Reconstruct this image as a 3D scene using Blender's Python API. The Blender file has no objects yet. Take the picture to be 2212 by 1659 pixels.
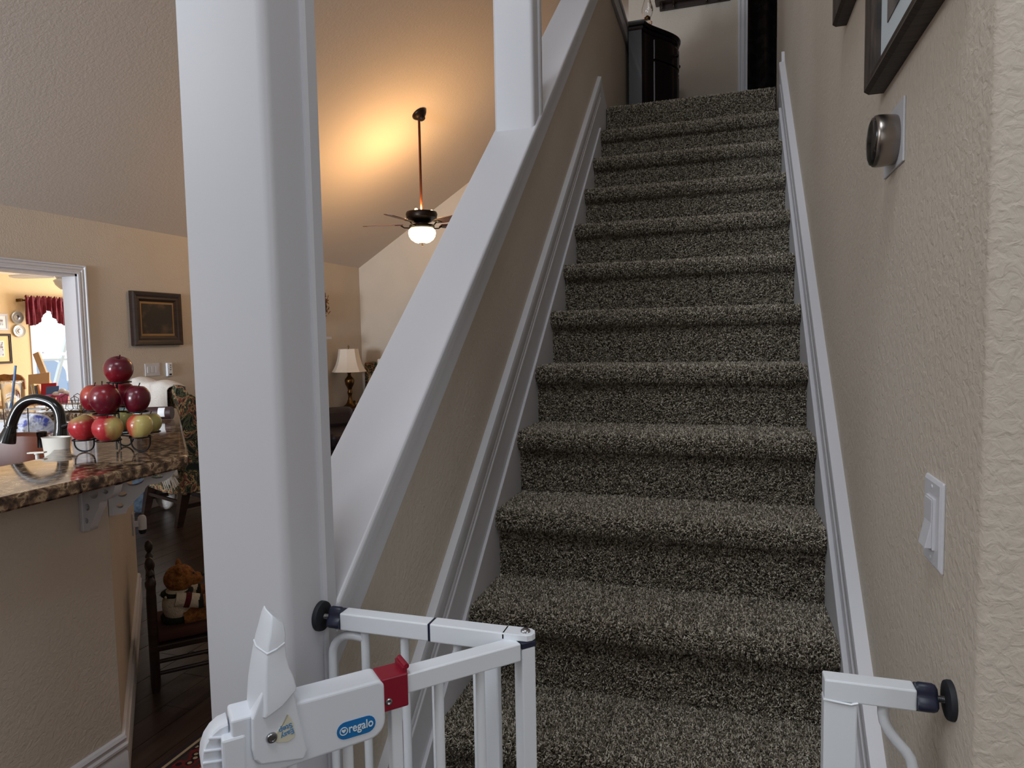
import bpy, bmesh, math, random
import numpy as np
from mathutils import Vector, Matrix

random.seed(7)
rng = np.random.default_rng(11)
scn = bpy.context.scene
COL = scn.collection
PI = math.pi

# ------------------------------------------------------------------ camera
CAM = Vector((-0.23423, -1.52523, 0.69051))
PITCH, YAW, ROLL, FPX = -0.0689167, 0.3072386, -0.0184447, 1457.86
_fw = Vector((-math.sin(YAW) * math.cos(PITCH), math.cos(YAW) * math.cos(PITCH), math.sin(PITCH)))
_r0 = Vector((math.cos(YAW), math.sin(YAW), 0))
_u0 = _r0.cross(_fw)
RT = _r0 * math.cos(ROLL) + _u0 * math.sin(ROLL)
UP = -_r0 * math.sin(ROLL) + _u0 * math.cos(ROLL)
FW = _fw
cam = bpy.data.objects.new('camera', bpy.data.cameras.new('camera'))
COL.objects.link(cam)
cam.data.sensor_width = 36.0
cam.data.lens = FPX / 2212.0 * 36.0
cam.data.clip_start = 0.02
cam.data.clip_end = 200
_m = Matrix((RT, UP, -FW)).transposed().to_4x4()
_m.translation = CAM
cam.matrix_world = _m
scn.camera = cam

# ------------------------------------------------------------------ world, lights, exposure
scn.view_settings.view_transform = 'Standard'
scn.view_settings.look = 'None'
scn.view_settings.gamma = 1.0
scn.view_settings.use_curve_mapping = False
scn.view_settings.exposure = 0.0
world = bpy.data.worlds.new('sky')
scn.world = world
world.use_nodes = True
world.node_tree.nodes['Background'].inputs[0].default_value = (0.86, 0.93, 1.0, 1)
world.node_tree.nodes['Background'].inputs[1].default_value = 1.6


def area(name, loc, target, sx, sy, power, color):
    l = bpy.data.lights.new(name, 'AREA')
    l.shape = 'RECTANGLE'
    l.size, l.size_y = sx, sy
    l.energy = power
    l.color = color
    o = bpy.data.objects.new(name, l)
    COL.objects.link(o)
    o.location = loc
    d = Vector(target) - Vector(loc)
    o.rotation_euler = d.to_track_quat('-Z', 'Y').to_euler()
    return o


COOL = (0.86, 0.93, 1.0)
area('entry_daylight', (-0.6, -4.45, 1.5), (-0.6, 0.0, 0.7), 2.0, 2.8, 13, COOL)
area('entry_side_fill', (2.2, -2.1, 1.3), (-0.9, -0.9, 0.5), 1.3, 1.8, 24, COOL)  # added side fill that lifts the post's right face and the cap face
area('entry_overhead_fill', (-0.7, -2.0, 4.1), (-0.6, -0.6, 0.0), 1.6, 1.2, 62, COOL)  # invented overhead fill for the treads and the top of the cap
area('entry_high_left_fill', (-3.2, -2.8, 2.55), (-0.4, 0.3, 0.2), 1.8, 1.3, 46, COOL)  # unseen source added high on the left to brighten cap and right wall
area('kitchen_fill', (-4.2, -4.4, 0.9), (-4.6, 2.0, 1.7), 1.4, 1.2, 92, COOL).data.spread = math.radians(85)  # added cool fill for left wall and ceiling, spread narrowed to miss the post
area('living_fill', (-3.0, 6.75, 0.4), (-3.2, 3.0, 0.6), 1.0, 1.2, 2.5, (0.92, 0.95, 1.0))  # added weak fill; the far wall itself has no window
area('breakfast_daylight', (-7.4, 8.7, 0.5), (-7.8, 3.0, 0.3), 2.6, 1.7, 270, (0.94, 0.97, 1.0))


def point(name, loc, power, color, radius):
    l = bpy.data.lights.new(name, 'POINT')
    l.energy = power
    l.color = color
    l.shadow_soft_size = radius
    o = bpy.data.objects.new(name, l)
    COL.objects.link(o)
    o.location = loc
    return o


# ------------------------------------------------------------------ pixel helpers (2212 x 1659 frame -> metres)
def ray(x, y):
    return FW + RT * ((x - 1106) / FPX) - UP * ((y - 829.5) / FPX)


def at(x, y, ax, val):
    d = ray(x, y)
    return CAM + d * ((val - CAM[ax]) / d[ax])


def dep(x, y, d):
    return CAM + ray(x, y) * d


# ------------------------------------------------------------------ mesh builder
class MB:
    def __init__(s):
        s.v = []
        s.f = []

    def add(s, vs, fs):
        o = len(s.v)
        s.v += [tuple(p) for p in vs]
        s.f += [tuple(i + o for i in f) for f in fs]
        return s

    def box(s, x0, x1, y0, y1, z0, z1):
        return s.add([(x0, y0, z0), (x1, y0, z0), (x1, y1, z0), (x0, y1, z0), (x0, y0, z1), (x1, y0, z1), (x1, y1, z1), (x0, y1, z1)],
                     [(0, 3, 2, 1), (4, 5, 6, 7), (0, 1, 5, 4), (1, 2, 6, 5), (2, 3, 7, 6), (3, 0, 4, 7)])

    def obox(s, c, ax, ay, az, hx, hy, hz):
        c, ax, ay, az = Vector(c), Vector(ax).normalized(), Vector(ay).normalized(), Vector(az).normalized()
        vs = []
        for k in (-1, 1):
            for i, j in ((-1, -1), (1, -1), (1, 1), (-1, 1)):
                vs.append(c + ax * (i * hx) + ay * (j * hy) + az * (k * hz))
        return s.add(vs, [(0, 3, 2, 1), (4, 5, 6, 7), (0, 1, 5, 4), (1, 2, 6, 5), (2, 3, 7, 6), (3, 0, 4, 7)])

    def bar(s, p0, p1, w, h, up=(0, 0, 1)):
        p0, p1 = Vector(p0), Vector(p1)
        d = (p1 - p0)
        side = d.cross(Vector(up))
        if side.length < 1e-6:
            side = Vector((1, 0, 0))
        u = side.cross(d)
        return s.obox((p0 + p1) / 2, d, side, u, d.length / 2, w / 2, h / 2)

    def loft(s, rings, cap=True, closed=True):
        n = len(rings[0])
        vs = [p for r in rings for p in r]
        fs = []
        for i in range(len(rings) - 1):
            for j in range(n if closed else n - 1):
                a, b = i * n + j, i * n + (j + 1) % n
                fs.append((a, b, b + n, a + n))
        if cap:
            fs.append(tuple(range(n - 1, -1, -1)))
            fs.append(tuple(range((len(rings) - 1) * n, len(rings) * n)))
        return s.add(vs, fs)

    def prism(s, poly, f0, f1):
        return s.loft([[f0(*p) for p in poly], [f1(*p) for p in poly]])

    def tube(s, pts, r, n=8, closed=False):
        pts = [Vector(p) for p in pts]
        m = len(pts)
        rs = r if isinstance(r, (list, tuple)) else [r] * m
        rings = []
        prev = None
        for i in range(m):
            if closed:
                t = pts[(i + 1) % m] - pts[i - 1]
            else:
                t = pts[min(i + 1, m - 1)] - pts[max(i - 1, 0)]
            t.normalize()
            if prev is None:
                a = Vector((0, 0, 1)) if abs(t.z) < .9 else Vector((1, 0, 0))
                nrm = t.cross(a).normalized()
            else:
                nrm = (prev - t * prev.dot(t)).normalized()
            prev = nrm
            b = t.cross(nrm)
            rings.append([pts[i] + (nrm * math.cos(2 * PI * k / n) + b * math.sin(2 * PI * k / n)) * rs[i] for k in range(n)])
        if closed:
            vs = [p for q in rings for p in q]
            fs = []
            for i in range(m):
                for j in range(n):
                    a, b2 = i * n + j, i * n + (j + 1) % n
                    c, d = ((i + 1) % m) * n + (j + 1) % n, ((i + 1) % m) * n + j
                    fs.append((a, b2, c, d))
            return s.add(vs, fs)
        return s.loft(rings)

    def lathe(s, prof, n=24, org=(0, 0, 0), M=None, cap=True, sx=1.0, sy=1.0):
        rings = []
        org = Vector(org)
        for r, z in prof:
            ring = []
            for k in range(n):
                p = Vector((r * math.cos(2 * PI * k / n) * sx, r * math.sin(2 * PI * k / n) * sy, z))
                if M is not None:
                    p = M @ p
                ring.append(org + p)
            rings.append(ring)
        return s.loft(rings, cap=cap)

    def cyl(s, p0, p1, r0, r1=None, n=16):
        return s.tube([p0, p1], [r0, r0 if r1 is None else r1], n)

    def ball(s, c, rx, ry=None, rz=None, n=16, m=10, M=None):
        ry = rx if ry is None else ry
        rz = rx if rz is None else rz
        c = Vector(c)
        rings = []
        for i in range(m + 1):
            th = -PI / 2 + PI * i / m
            cr = max(math.cos(th), 1e-3)
            ring = []
            for k in range(n):
                p = Vector((rx * cr * math.cos(2 * PI * k / n), ry * cr * math.sin(2 * PI * k / n), rz * math.sin(th)))
                if M is not None:
                    p = M @ p
                ring.append(c + p)
            rings.append(ring)
        return s.loft(rings)

    def build(s, name, m, parent=None, smooth=None, bevel=0, seg=2, subd=0, tri=False):
        me = bpy.data.meshes.new(name)
        me.from_pydata(s.v, [], s.f)
        bm = bmesh.new()
        bm.from_mesh(me)
        bmesh.ops.recalc_face_normals(bm, faces=bm.faces)
        big = [f for f in bm.faces if len(f.verts) > 6]
        if big and tri:
            bmesh.ops.triangulate(bm, faces=big, ngon_method='EAR_CLIP')
        bm.to_mesh(me)
        bm.free()
        if m is not None:
            me.materials.append(m)
        if smooth is not None:
            me.polygons.foreach_set('use_smooth', [True] * len(me.polygons))
            me.set_sharp_from_angle(angle=math.radians(smooth))
        o = bpy.data.objects.new(name, me)
        COL.objects.link(o)
        if bevel:
            b = o.modifiers.new('bevel', 'BEVEL')
            b.width = bevel
            b.segments = seg
            b.limit_method = 'ANGLE'
            b.angle_limit = math.radians(40)
        if subd:
            b = o.modifiers.new('sub', 'SUBSURF')
            b.levels = b.render_levels = subd
        if parent is not None:
            adopt(o, parent)
        return o


def root_loc(o):
    v = Vector(o.get('_base', (0, 0, 0)))
    return v


BASE = {}


def adopt(o, parent):
    o.parent = parent
    o.matrix_parent_inverse = Matrix.Translation(-BASE.get(parent.name, Vector((0, 0, 0))))


def tag(o, label=None, cat=None, group=None, kind=None):
    if label:
        o['label'] = label
    if cat:
        o['category'] = cat
    if group:
        o['group'] = group
    if kind:
        o['kind'] = kind
    return o


def thing(name, label, cat, loc=(0, 0, 0), group=None, kind=None):
    o = bpy.data.objects.new(name, None)
    COL.objects.link(o)
    o.empty_display_size = 0.05
    o.location = loc
    BASE[o.name] = Vector(loc)
    return tag(o, label, cat, group, kind)


def struct(o, label, cat):
    return tag(o, label, cat, kind='structure')


# ------------------------------------------------------------------ materials
def S(r, g, b):
    f = lambda c: (c / 255 / 12.92) if c / 255 <= .04045 else ((c / 255 + .055) / 1.055) ** 2.4
    return (f(r), f(g), f(b), 1)


def mat(name, color, rough=.5, metal=0.0, spec=.5, noise=None, bump=None, coat=0.0, emis=None, trans=0.0, ior=1.45):
    """noise=(scale, color2, low, high) mixes a second colour; bump=(scale, strength, distance)"""
    m = bpy.data.materials.new(name)
    m.use_nodes = True
    nt = m.node_tree
    b = nt.nodes['Principled BSDF']
    b.inputs['Base Color'].default_value = color
    b.inputs['Roughness'].default_value = rough
    b.inputs['Metallic'].default_value = metal
    b.inputs['Specular IOR Level'].default_value = spec
    b.inputs['Coat Weight'].default_value = coat
    b.inputs['Transmission Weight'].default_value = trans
    b.inputs['IOR'].default_value = ior
    if emis:
        b.inputs['Emission Color'].default_value = emis[0]
        b.inputs['Emission Strength'].default_value = emis[1]
    tc = nt.nodes.new('ShaderNodeTexCoord')
    if noise:
        n = nt.nodes.new('ShaderNodeTexNoise')
        n.inputs['Scale'].default_value = noise[0]
        n.inputs['Detail'].default_value = 6
        r = nt.nodes.new('ShaderNodeValToRGB')
        r.color_ramp.elements[0].position = noise[2]
        r.color_ramp.elements[0].color = color
        r.color_ramp.elements[1].position = noise[3]
        r.color_ramp.elements[1].color = noise[1]
        nt.links.new(tc.outputs['Object'], n.inputs['Vector'])
        nt.links.new(n.outputs[0], r.inputs[0])
        nt.links.new(r.outputs[0], b.inputs['Base Color'])
    if bump:
        n = nt.nodes.new('ShaderNodeTexNoise')
        n.inputs['Scale'].default_value = bump[0]
        n.inputs['Detail'].default_value = 3
        n.inputs['Distortion'].default_value = .6
        bp = nt.nodes.new('ShaderNodeBump')
        bp.inputs['Strength'].default_value = bump[1]
        bp.inputs['Distance'].default_value = bump[2]
        nt.links.new(tc.outputs['Object'], n.inputs['Vector'])
        nt.links.new(n.outputs[0], bp.inputs['Height'])
        nt.links.new(bp.outputs[0], b.inputs['Normal'])
    return m


def ramp_mat(name, tex, stops, rough=.5, coat=0., scale=10, stretch=(1, 1, 1), detail=8, dist=0., bump=None, spec=.5):
    m = mat(name, stops[0][1], rough, coat=coat, spec=spec, bump=bump)
    nt = m.node_tree
    b = nt.nodes['Principled BSDF']
    tc = nt.nodes.new('ShaderNodeTexCoord')
    mp = nt.nodes.new('ShaderNodeMapping')
    mp.inputs['Scale'].default_value = stretch
    if tex == 'voronoi':
        n = nt.nodes.new('ShaderNodeTexVoronoi')
        n.inputs['Scale'].default_value = scale
        out = n.outputs['Color']
    elif tex == 'wave':
        n = nt.nodes.new('ShaderNodeTexWave')
        n.inputs['Scale'].default_value = scale
        n.inputs['Distortion'].default_value = dist
        n.inputs['Detail'].default_value = detail
        out = n.outputs['Color']
    else:
        n = nt.nodes.new('ShaderNodeTexNoise')
        n.inputs['Scale'].default_value = scale
        n.inputs['Detail'].default_value = detail
        n.inputs['Distortion'].default_value = dist
        out = n.outputs[0]
    r = nt.nodes.new('ShaderNodeValToRGB')
    while len(r.color_ramp.elements) < len(stops):
        r.color_ramp.elements.new(.5)
    for e, (p, c) in zip(r.color_ramp.elements, stops):
        e.position = p
        e.color = c
    nt.links.new(tc.outputs['Object'], mp.inputs[0])
    nt.links.new(mp.outputs[0], n.inputs['Vector'])
    nt.links.new(out, r.inputs[0])
    nt.links.new(r.outputs[0], b.inputs['Base Color'])
    return m


M = {}
M['wall'] = mat('wall_beige_paint', S(202, 191, 178), .75, noise=(2.2, S(196, 185, 171), .35, .7), bump=(88, .5, .005))
M['ceiling'] = mat('ceiling_knockdown', S(206, 196, 188), .85, bump=(52, .32, .006))
M['yellow'] = mat('wall_breakfast_yellow', S(226, 196, 150), .8, bump=(50, .3, .004))
M['white'] = mat('trim_white_paint', S(206, 207, 213), .38, noise=(1.5, S(210, 208, 213), .3, .7))
M['gate'] = mat('gate_white_enamel', S(232, 236, 242), .3, coat=.15)
M['plastic'] = mat('gate_white_plastic', S(224, 228, 236), .38)
M['navy'] = mat('navy_plastic', S(34, 38, 58), .4)
M['rubber'] = mat('black_rubber', S(34, 36, 42), .65)
M['zinc'] = mat('zinc_steel', S(165, 165, 168), .3, metal=1)
M['red'] = mat('maroon_plastic', S(138, 22, 44), .42)
M['blue'] = mat('blue_sticker', S(28, 112, 178), .4)
M['ink'] = mat('sticker_white', S(222, 232, 236), .5)
M['inkblue'] = mat('sticker_blue_ink', S(92, 140, 186), .5)
M['cream'] = mat('yellowed_sticker', S(214, 210, 190), .35)
M['floor'] = ramp_mat('dark_wood_plank', 'noise', [(.3, S(38, 28, 24)), (.55, S(58, 44, 38)), (.8, S(76, 60, 52))], .32, scale=4, stretch=(9, .8, 9), detail=6)
M['carpet'] = mat('carpet_backing', S(44, 38, 31), .95, spec=.05, noise=(260, S(96, 88, 74), .45, .6))
M['granite'] = None
M['bronze'] = mat('oil_rubbed_bronze', S(38, 28, 24), .38, metal=.7)
M['black'] = mat('black_wire', S(20, 18, 20), .4, metal=.5)
M['blackgloss'] = mat('black_gloss_faucet', S(16, 15, 17), .22, coat=.5)
M['copper'] = mat('copper_sink', S(98, 45, 22), .42, noise=(6, S(78, 34, 17), .35, .7))
M['darkwood'] = ramp_mat('dark_stained_wood', 'noise', [(.3, S(30, 19, 15)), (.7, S(52, 34, 27))], .42, scale=3, stretch=(2, 2, 14), coat=.1)
M['espresso'] = ramp_mat('espresso_cabinet', 'noise', [(.3, S(26, 21, 22)), (.7, S(40, 31, 30))], .3, scale=3, stretch=(6, 6, 1), coat=.25)
M['framewood'] = ramp_mat('weathered_dark_frame', 'noise', [(.3, S(38, 33, 31)), (.6, S(66, 56, 50)), (.8, S(92, 76, 60))], .55, scale=6, stretch=(3, 30, 3))
M['glass'] = mat('clear_glass', (1, 1, 1, 1), .02, trans=1.0, ior=1.45)
M['pane'] = mat('window_glass', (1, 1, 1, 1), .0, trans=1.0, ior=1.03)
M['burgundy'] = mat('burgundy_cloth', S(112, 18, 36), .8, noise=(24, S(92, 12, 28), .4, .6))
M['silver'] = mat('silver_plate', S(196, 196, 192), .3, metal=.35)
M['throw'] = mat('white_throw', S(226, 220, 214), .95, bump=(90, .6, .01))
M['leather'] = mat('dark_leather', S(40, 32, 38), .4, bump=(60, .2, .004))
M['brass'] = mat('aged_brass', S(104, 76, 44), .3, metal=.95)
M['glassy'] = mat('frosted_crystal', S(240, 242, 246), .2, coat=.3)
M['brightwhite'] = mat('bright_white_enamel', S(244, 244, 246), .4)
M['shade'] = mat('cream_lampshade', S(226, 212, 196), .9)
M['tan'] = mat('cardboard_tan', S(208, 174, 136), .8)
M['paper'] = mat('white_paper', S(236, 234, 232), .8)
M['pink'] = mat('pink_plastic', S(206, 84, 150), .45)
M['bookred'] = mat('red_book_cover', S(188, 42, 60), .5)
M['bookblue'] = mat('blue_book_cover', S(80, 116, 176), .5)
M['orange'] = mat('orange_print', S(224, 142, 50), .5)
M['fur'] = mat('teddy_fur', S(168, 112, 58), .95, noise=(60, S(120, 74, 34), .35, .65), bump=(140, .9, .01))
M['knit'] = mat('cream_knit', S(214, 206, 190), .95, bump=(120, .8, .008))
M['maroonknit'] = mat('maroon_knit', S(92, 22, 34), .95, bump=(120, .8, .008))
M['greenknit'] = mat('dark_green_knit', S(38, 44, 38), .95, bump=(120, .8, .008))
M['plush'] = mat('brown_plush', S(74, 46, 40), .95)
M['straw'] = mat('blue_straw', S(96, 132, 176), .4)
M['bag'] = mat('blue_white_bag', S(226, 230, 244), .35, noise=(14, S(84, 98, 196), .54, .62), bump=(18, .8, .03))
M['ceramic'] = mat('white_ceramic', S(226, 222, 212), .35)
M['bluefab'] = mat('bluegrey_fabric', S(84, 98, 112), .9, noise=(20, S(58, 70, 84), .4, .6))
M['screen'] = mat('outdoor_blue_grey', S(168, 184, 206), .9)
M['outwhite'] = mat('outdoor_pale', S(226, 236, 246), .9)
M['photo'] = mat('mat_board', S(196, 206, 212), .8)
M['photodark'] = mat('dark_photo_print', S(70, 68, 70), .7, noise=(9, S(120, 112, 108), .4, .6))
M['oil'] = mat('dark_oil_painting', S(34, 26, 22), .45, noise=(9, S(92, 70, 48), .5, .78))
M['gold'] = mat('gold_fillet', S(150, 118, 78), .5, metal=.3)
M['art'] = mat('town_watercolour', S(200, 206, 214), .8, noise=(26, S(140, 120, 110), .5, .6))
M['artmat'] = mat('cream_matboard', S(232, 206, 150), .8)
M['bowl'] = mat('lit_glass_bowl', S(255, 244, 214), .4, emis=(S(255, 232, 170), 3.4))
M['bulb'] = mat('warm_bulb', S(255, 232, 190), .4, emis=(S(255, 196, 110), 14))
M['blade'] = ramp_mat('fan_blade_walnut', 'noise', [(.3, S(78, 40, 28)), (.7, S(120, 66, 44))], .4, scale=3, stretch=(8, 8, 8))
M['darkroom'] = mat('hall_shade_tone', S(60, 56, 52), .9)  # darkness of the unlit hall put into the wall colour
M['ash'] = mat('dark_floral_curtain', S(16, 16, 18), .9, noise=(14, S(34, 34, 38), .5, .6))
M['label'] = mat('white_label', S(235, 235, 238), .6)
M['mag'] = mat('magazine_cover', S(150, 196, 204), .4, noise=(8, S(60, 70, 74), .45, .6))
M['magdark'] = mat('magazine_spine', S(62, 40, 40), .4)
M['wreath'] = mat('dried_wreath', S(120, 78, 46), .95)


def granite():
    m = mat('brown_granite', S(90, 70, 58), .07, spec=.75)
    nt = m.node_tree
    b = nt.nodes['Principled BSDF']
    tc = nt.nodes.new('ShaderNodeTexCoord')
    n = nt.nodes.new('ShaderNodeTexNoise')
    n.inputs['Scale'].default_value = 40
    n.inputs['Detail'].default_value = 6
    n.inputs['Distortion'].default_value = .35
    r = nt.nodes.new('ShaderNodeValToRGB')
    st = [(.33, S(30, 24, 24)), (.44, S(74, 56, 46)), (.53, S(116, 92, 72)), (.60, S(172, 148, 118)), (.68, S(74, 56, 46))]
    while len(r.color_ramp.elements) < len(st):
        r.color_ramp.elements.new(.5)
    for e, (p, c) in zip(r.color_ramp.elements, st):
        e.position = p
        e.color = c
    nt.links.new(tc.outputs['Object'], n.inputs['Vector'])
    nt.links.new(n.outputs[0], r.inputs[0])
    nt.links.new(r.outputs[0], b.inputs['Base Color'])
    return m


M['granite'] = granite()


def floral():
    m = mat('floral_tapestry', S(70, 66, 52), .9, spec=.2)
    nt = m.node_tree
    b = nt.nodes['Principled BSDF']
    tc = nt.nodes.new('ShaderNodeTexCoord')
    n = nt.nodes.new('ShaderNodeTexNoise')
    n.inputs['Scale'].default_value = 9
    n.inputs['Detail'].default_value = 4
    n.inputs['Distortion'].default_value = 2.2
    r = nt.nodes.new('ShaderNodeValToRGB')
    r.color_ramp.interpolation = 'CONSTANT'
    st = [(0, S(44, 50, 48)), (.40, S(96, 100, 78)), (.46, S(54, 54, 52)), (.505, S(186, 166, 122)), (.55, S(150, 92, 76)), (.60, S(64, 70, 68))]
    while len(r.color_ramp.elements) < len(st):
        r.color_ramp.elements.new(.5)
    for e, (p, c) in zip(r.color_ramp.elements, st):
        e.position = p
        e.color = c
    nt.links.new(tc.outputs['Object'], n.inputs['Vector'])
    nt.links.new(n.outputs[0], r.inputs[0])
    nt.links.new(r.outputs[0], b.inputs['Base Color'])
    return m


M['floral'] = floral()


def attr_mat(name, attr, rough):
    m = mat(name, (1, 1, 1, 1), rough, spec=.1)
    nt = m.node_tree
    a = nt.nodes.new('ShaderNodeAttribute')
    a.attribute_name = attr
    nt.links.new(a.outputs['Color'], nt.nodes['Principled BSDF'].inputs['Base Color'])
    return m


M['pile'] = attr_mat('carpet_yarn', 'yarn', .9)

# ------------------------------------------------------------------ main measures
W = 0.848
RISE, RUN = 0.19, 0.21673
FLOOR = -0.76
WR = 0.027          # face of the right stair wall
XL = -5.1           # face of the left wall of the living room
YF = 6.87           # far wall
BAR = 0.31          # countertop height
CEIL0, SLOPE = 1.69, 0.62
YB = -4.6
HALL = 4.34
SL = RISE / RUN


def ceil_z(x):
    return CEIL0 + SLOPE * (x - XL)


# ------------------------------------------------------------------ room shell
XT = -0.92
fl = MB().box(-9.7, 2.4, YB, 7.2, FLOOR - .06, FLOOR - .012).build('floor', M['floor'])
struct(fl, 'dark wood plank floor of the living room and kitchen', 'floor')
# separate boards where the photo shows the floor
x = -5.05
k = 0
while x < -1.0:
    y = -0.2 - random.random() * .9
    while y < 4.4:
        L = 1.0 + random.random() * .6
        y1 = min(y + L, 4.4)
        if y1 > -.2:
            b = MB().box(x + .0012, x + .1258, max(y, -.2) + .0012, y1 - .0012, FLOOR - .012, FLOOR - random.random() * .0012).build('plank', M['floor'], fl)
        y = y1
    x += .127
MB().box(-5.24, -5.05, YB, 7.2, FLOOR - .012, FLOOR - .0008).build('floor_field', M['floor'], fl)
struct(MB().box(-9.7, -5.24, YB, 9.0, FLOOR - .012, FLOOR).build('floor_breakfast', mat('pale_bounce_floor', S(206, 196, 182), .4, noise=(5, S(192, 180, 164), .4, .6))), 'breakfast room floor, made pale to bounce light upwards', 'floor')  # pale surface added so its bounce brightens the ceiling and fan
MB().box(-5.05, -.95, YB, -.2, FLOOR - .012, FLOOR - .0008).build('floor_field', M['floor'], fl)
MB().box(-5.05, -.95, 4.4, 7.2, FLOOR - .012, FLOOR - .0008).build('floor_field', M['floor'], fl)
MB().box(-.95, 2.4, YB, 7.2, FLOOR - .012, FLOOR - .0008).build('floor_field', M['floor'], fl)

# left wall with the breakfast room doorway
D1 = at(166, 600, 0, -5.1).y
DO = at(183.5, 600, 0, -5.1).y
D0, DH = 0.9, 1.25
w = MB()
w.box(XL - .13, XL, YB, D0, FLOOR, CEIL0 + .1)
w.box(XL - .13, XL, D1, 7.0, FLOOR, CEIL0 + .1)
w.box(XL - .13, XL, D0, D1, DH, CEIL0 + .1)
struct(w.build('wall_left', M['wall']), 'long beige wall with the breakfast doorway and the oil painting', 'wall')
g = MB().prism([(XL - .1, FLOOR), (XT, FLOOR), (XT, ceil_z(XT) + .1), (XL - .1, ceil_z(XL - .1) + .1)], lambda a, b: (a, YF, b), lambda a, b: (a, YF + .12, b))
struct(g.build('wall_far', M['wall']), 'gable wall at the far end of the living room', 'wall')
c = MB().prism([(XL - .1, ceil_z(XL - .1)), (XT, ceil_z(XT)), (XT, ceil_z(XT) + .1), (XL - .1, ceil_z(XL - .1) + .1)], lambda a, b: (a, YB - .1, b), lambda a, b: (a, YF + .1, b))
struct(c.build('ceiling', M['ceiling']), 'sloping textured ceiling over the living room', 'ceiling')
struct(MB().box(XT - .1, 2.4, YB - .1, 7.2, ceil_z(XT), ceil_z(XT) + .1).build('ceiling_hall', M['ceiling']), 'flat ceiling high over the stairs', 'ceiling')
struct(MB().box(XL - .1, 2.4, YB - .1, YB, FLOOR, 4.4).build('wall_back', M['wall']), 'entry wall behind the camera', 'wall')
struct(MB().box(2.3, 2.4, YB, 7.2, FLOOR, 4.4).build('wall_entry', M['wall']), 'right wall of the entry', 'wall')

# right stair wall with its rounded outside corner
w = MB()
CY = at(2140, 560, 0, WR).y
poly = [(2.3, CY)]
for k in range(7):
    a = PI * 1.5 - (PI / 2) * k / 6
    poly.append((WR + .011 + .011 * math.cos(a), CY + .011 + .011 * math.sin(a)))
poly += [(WR, 2.64), (WR + .10, 2.64), (WR + .10, -.55), (2.3, -.55)]
w.prism(poly, lambda a, b: (a, b, FLOOR), lambda a, b: (a, b, 4.4))
struct(w.build('wall_right', M['wall'], smooth=30), 'beige stair wall on the right with thermostat, switch and pictures', 'wall')
# landing back wall, door opening and the dark hall behind
w = MB()
w.box(-.97, -.13, 4.0, 4.12, 1.7, 4.4)
w.box(-.13, .75, 4.0, 4.12, 1.9 + 2.05, 4.4)
w.box(.75, 2.3, 4.0, 4.12, 1.7, 4.4)
struct(w.build('wall_landing', M['wall']), 'beige wall across the top landing with a dark doorway', 'wall')
w = MB()
w.box(1.2, 1.3, 2.64, 7.0, 1.7, 4.4)
w.box(WR, 1.3, 2.55, 2.64, 1.7, 4.4)
w.box(-.97, 1.3, 6.0, 6.1, 1.7, 4.4)
struct(w.build('wall_hall', M['darkroom']), 'unlit walls of the upstairs hall', 'wall')
t = MB()
t.box(-.155, -.10, 3.985, 4.0, 1.9, 3.97)
t.box(-.148, -.135, 3.979, 3.985, 1.9, 3.97)
t.box(-.12, -.107, 3.979, 3.985, 1.9, 3.97)
t.box(-.10, -.085, 3.985, 4.13, 1.9, 3.95)
struct(t.build('door_2', M['white'], bevel=.002), 'white door casing at the top landing beside the dark opening', 'door casing')

# half wall between stairs and living room (z top follows the slope, then runs level at the landing)
CAP0 = 0.775
FACE = 0.115
ytop = (2.70 - CAP0) / SL
w = MB()
# outline (y,z)
poly = [(-.64, FLOOR), (7.0, FLOOR), (7.0, 2.66), (ytop, 2.66), (-.64, CAP0 - .64 * SL - .04)]
w.prism(poly, lambda a, b: (-.965, a, b), lambda a, b: (-.862, a, b))
struct(w.build('wall_stair', M['wall']), 'sloping half wall on the left of the stairs', 'wall')


def slope_board(x0, x1, y0, y1, zlo, zhi):
    """board that follows the stair slope; zlo/zhi are heights at y = 0"""
    return [(x0, x1, y0, y1, zlo, zhi)]


def add_slope(mb, x0, x1, y0, y1, zlo, zhi):
    P = [(y0, zlo + SL * y0), (y1, zlo + SL * y1), (y1, zhi + SL * y1), (y0, zhi + SL * y0)]
    mb.prism(P, lambda a, b: (x0, a, b), lambda a, b: (x1, a, b))


cap = thing('trim_1', 'white sloping handrail cap on top of the half wall', 'trim', (-.91, -.58, .2), kind='structure')
m = MB()
add_slope(m, -.99, -.838, -.585, ytop, CAP0 - .03, CAP0)
m.box(-.99, -.838, ytop - .005, 4.0, 2.67, 2.70)
m.build('cap_board', M['white'], cap, bevel=.006, seg=3)
m = MB()
add_slope(m, -.862, -.845, -.585, ytop + .005, CAP0 - FACE, CAP0 - .03)
m.box(-.862, -.845, ytop - .03, 4.0, 2.59, 2.67)
m.build('face_board', M['white'], cap, bevel=.003)
m = MB()
add_slope(m, -.845, -.841, -.585, ytop + .005, CAP0 - .05, CAP0 - .03)
m.build('cap_moulding', M['white'], cap, bevel=.0015)


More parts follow.
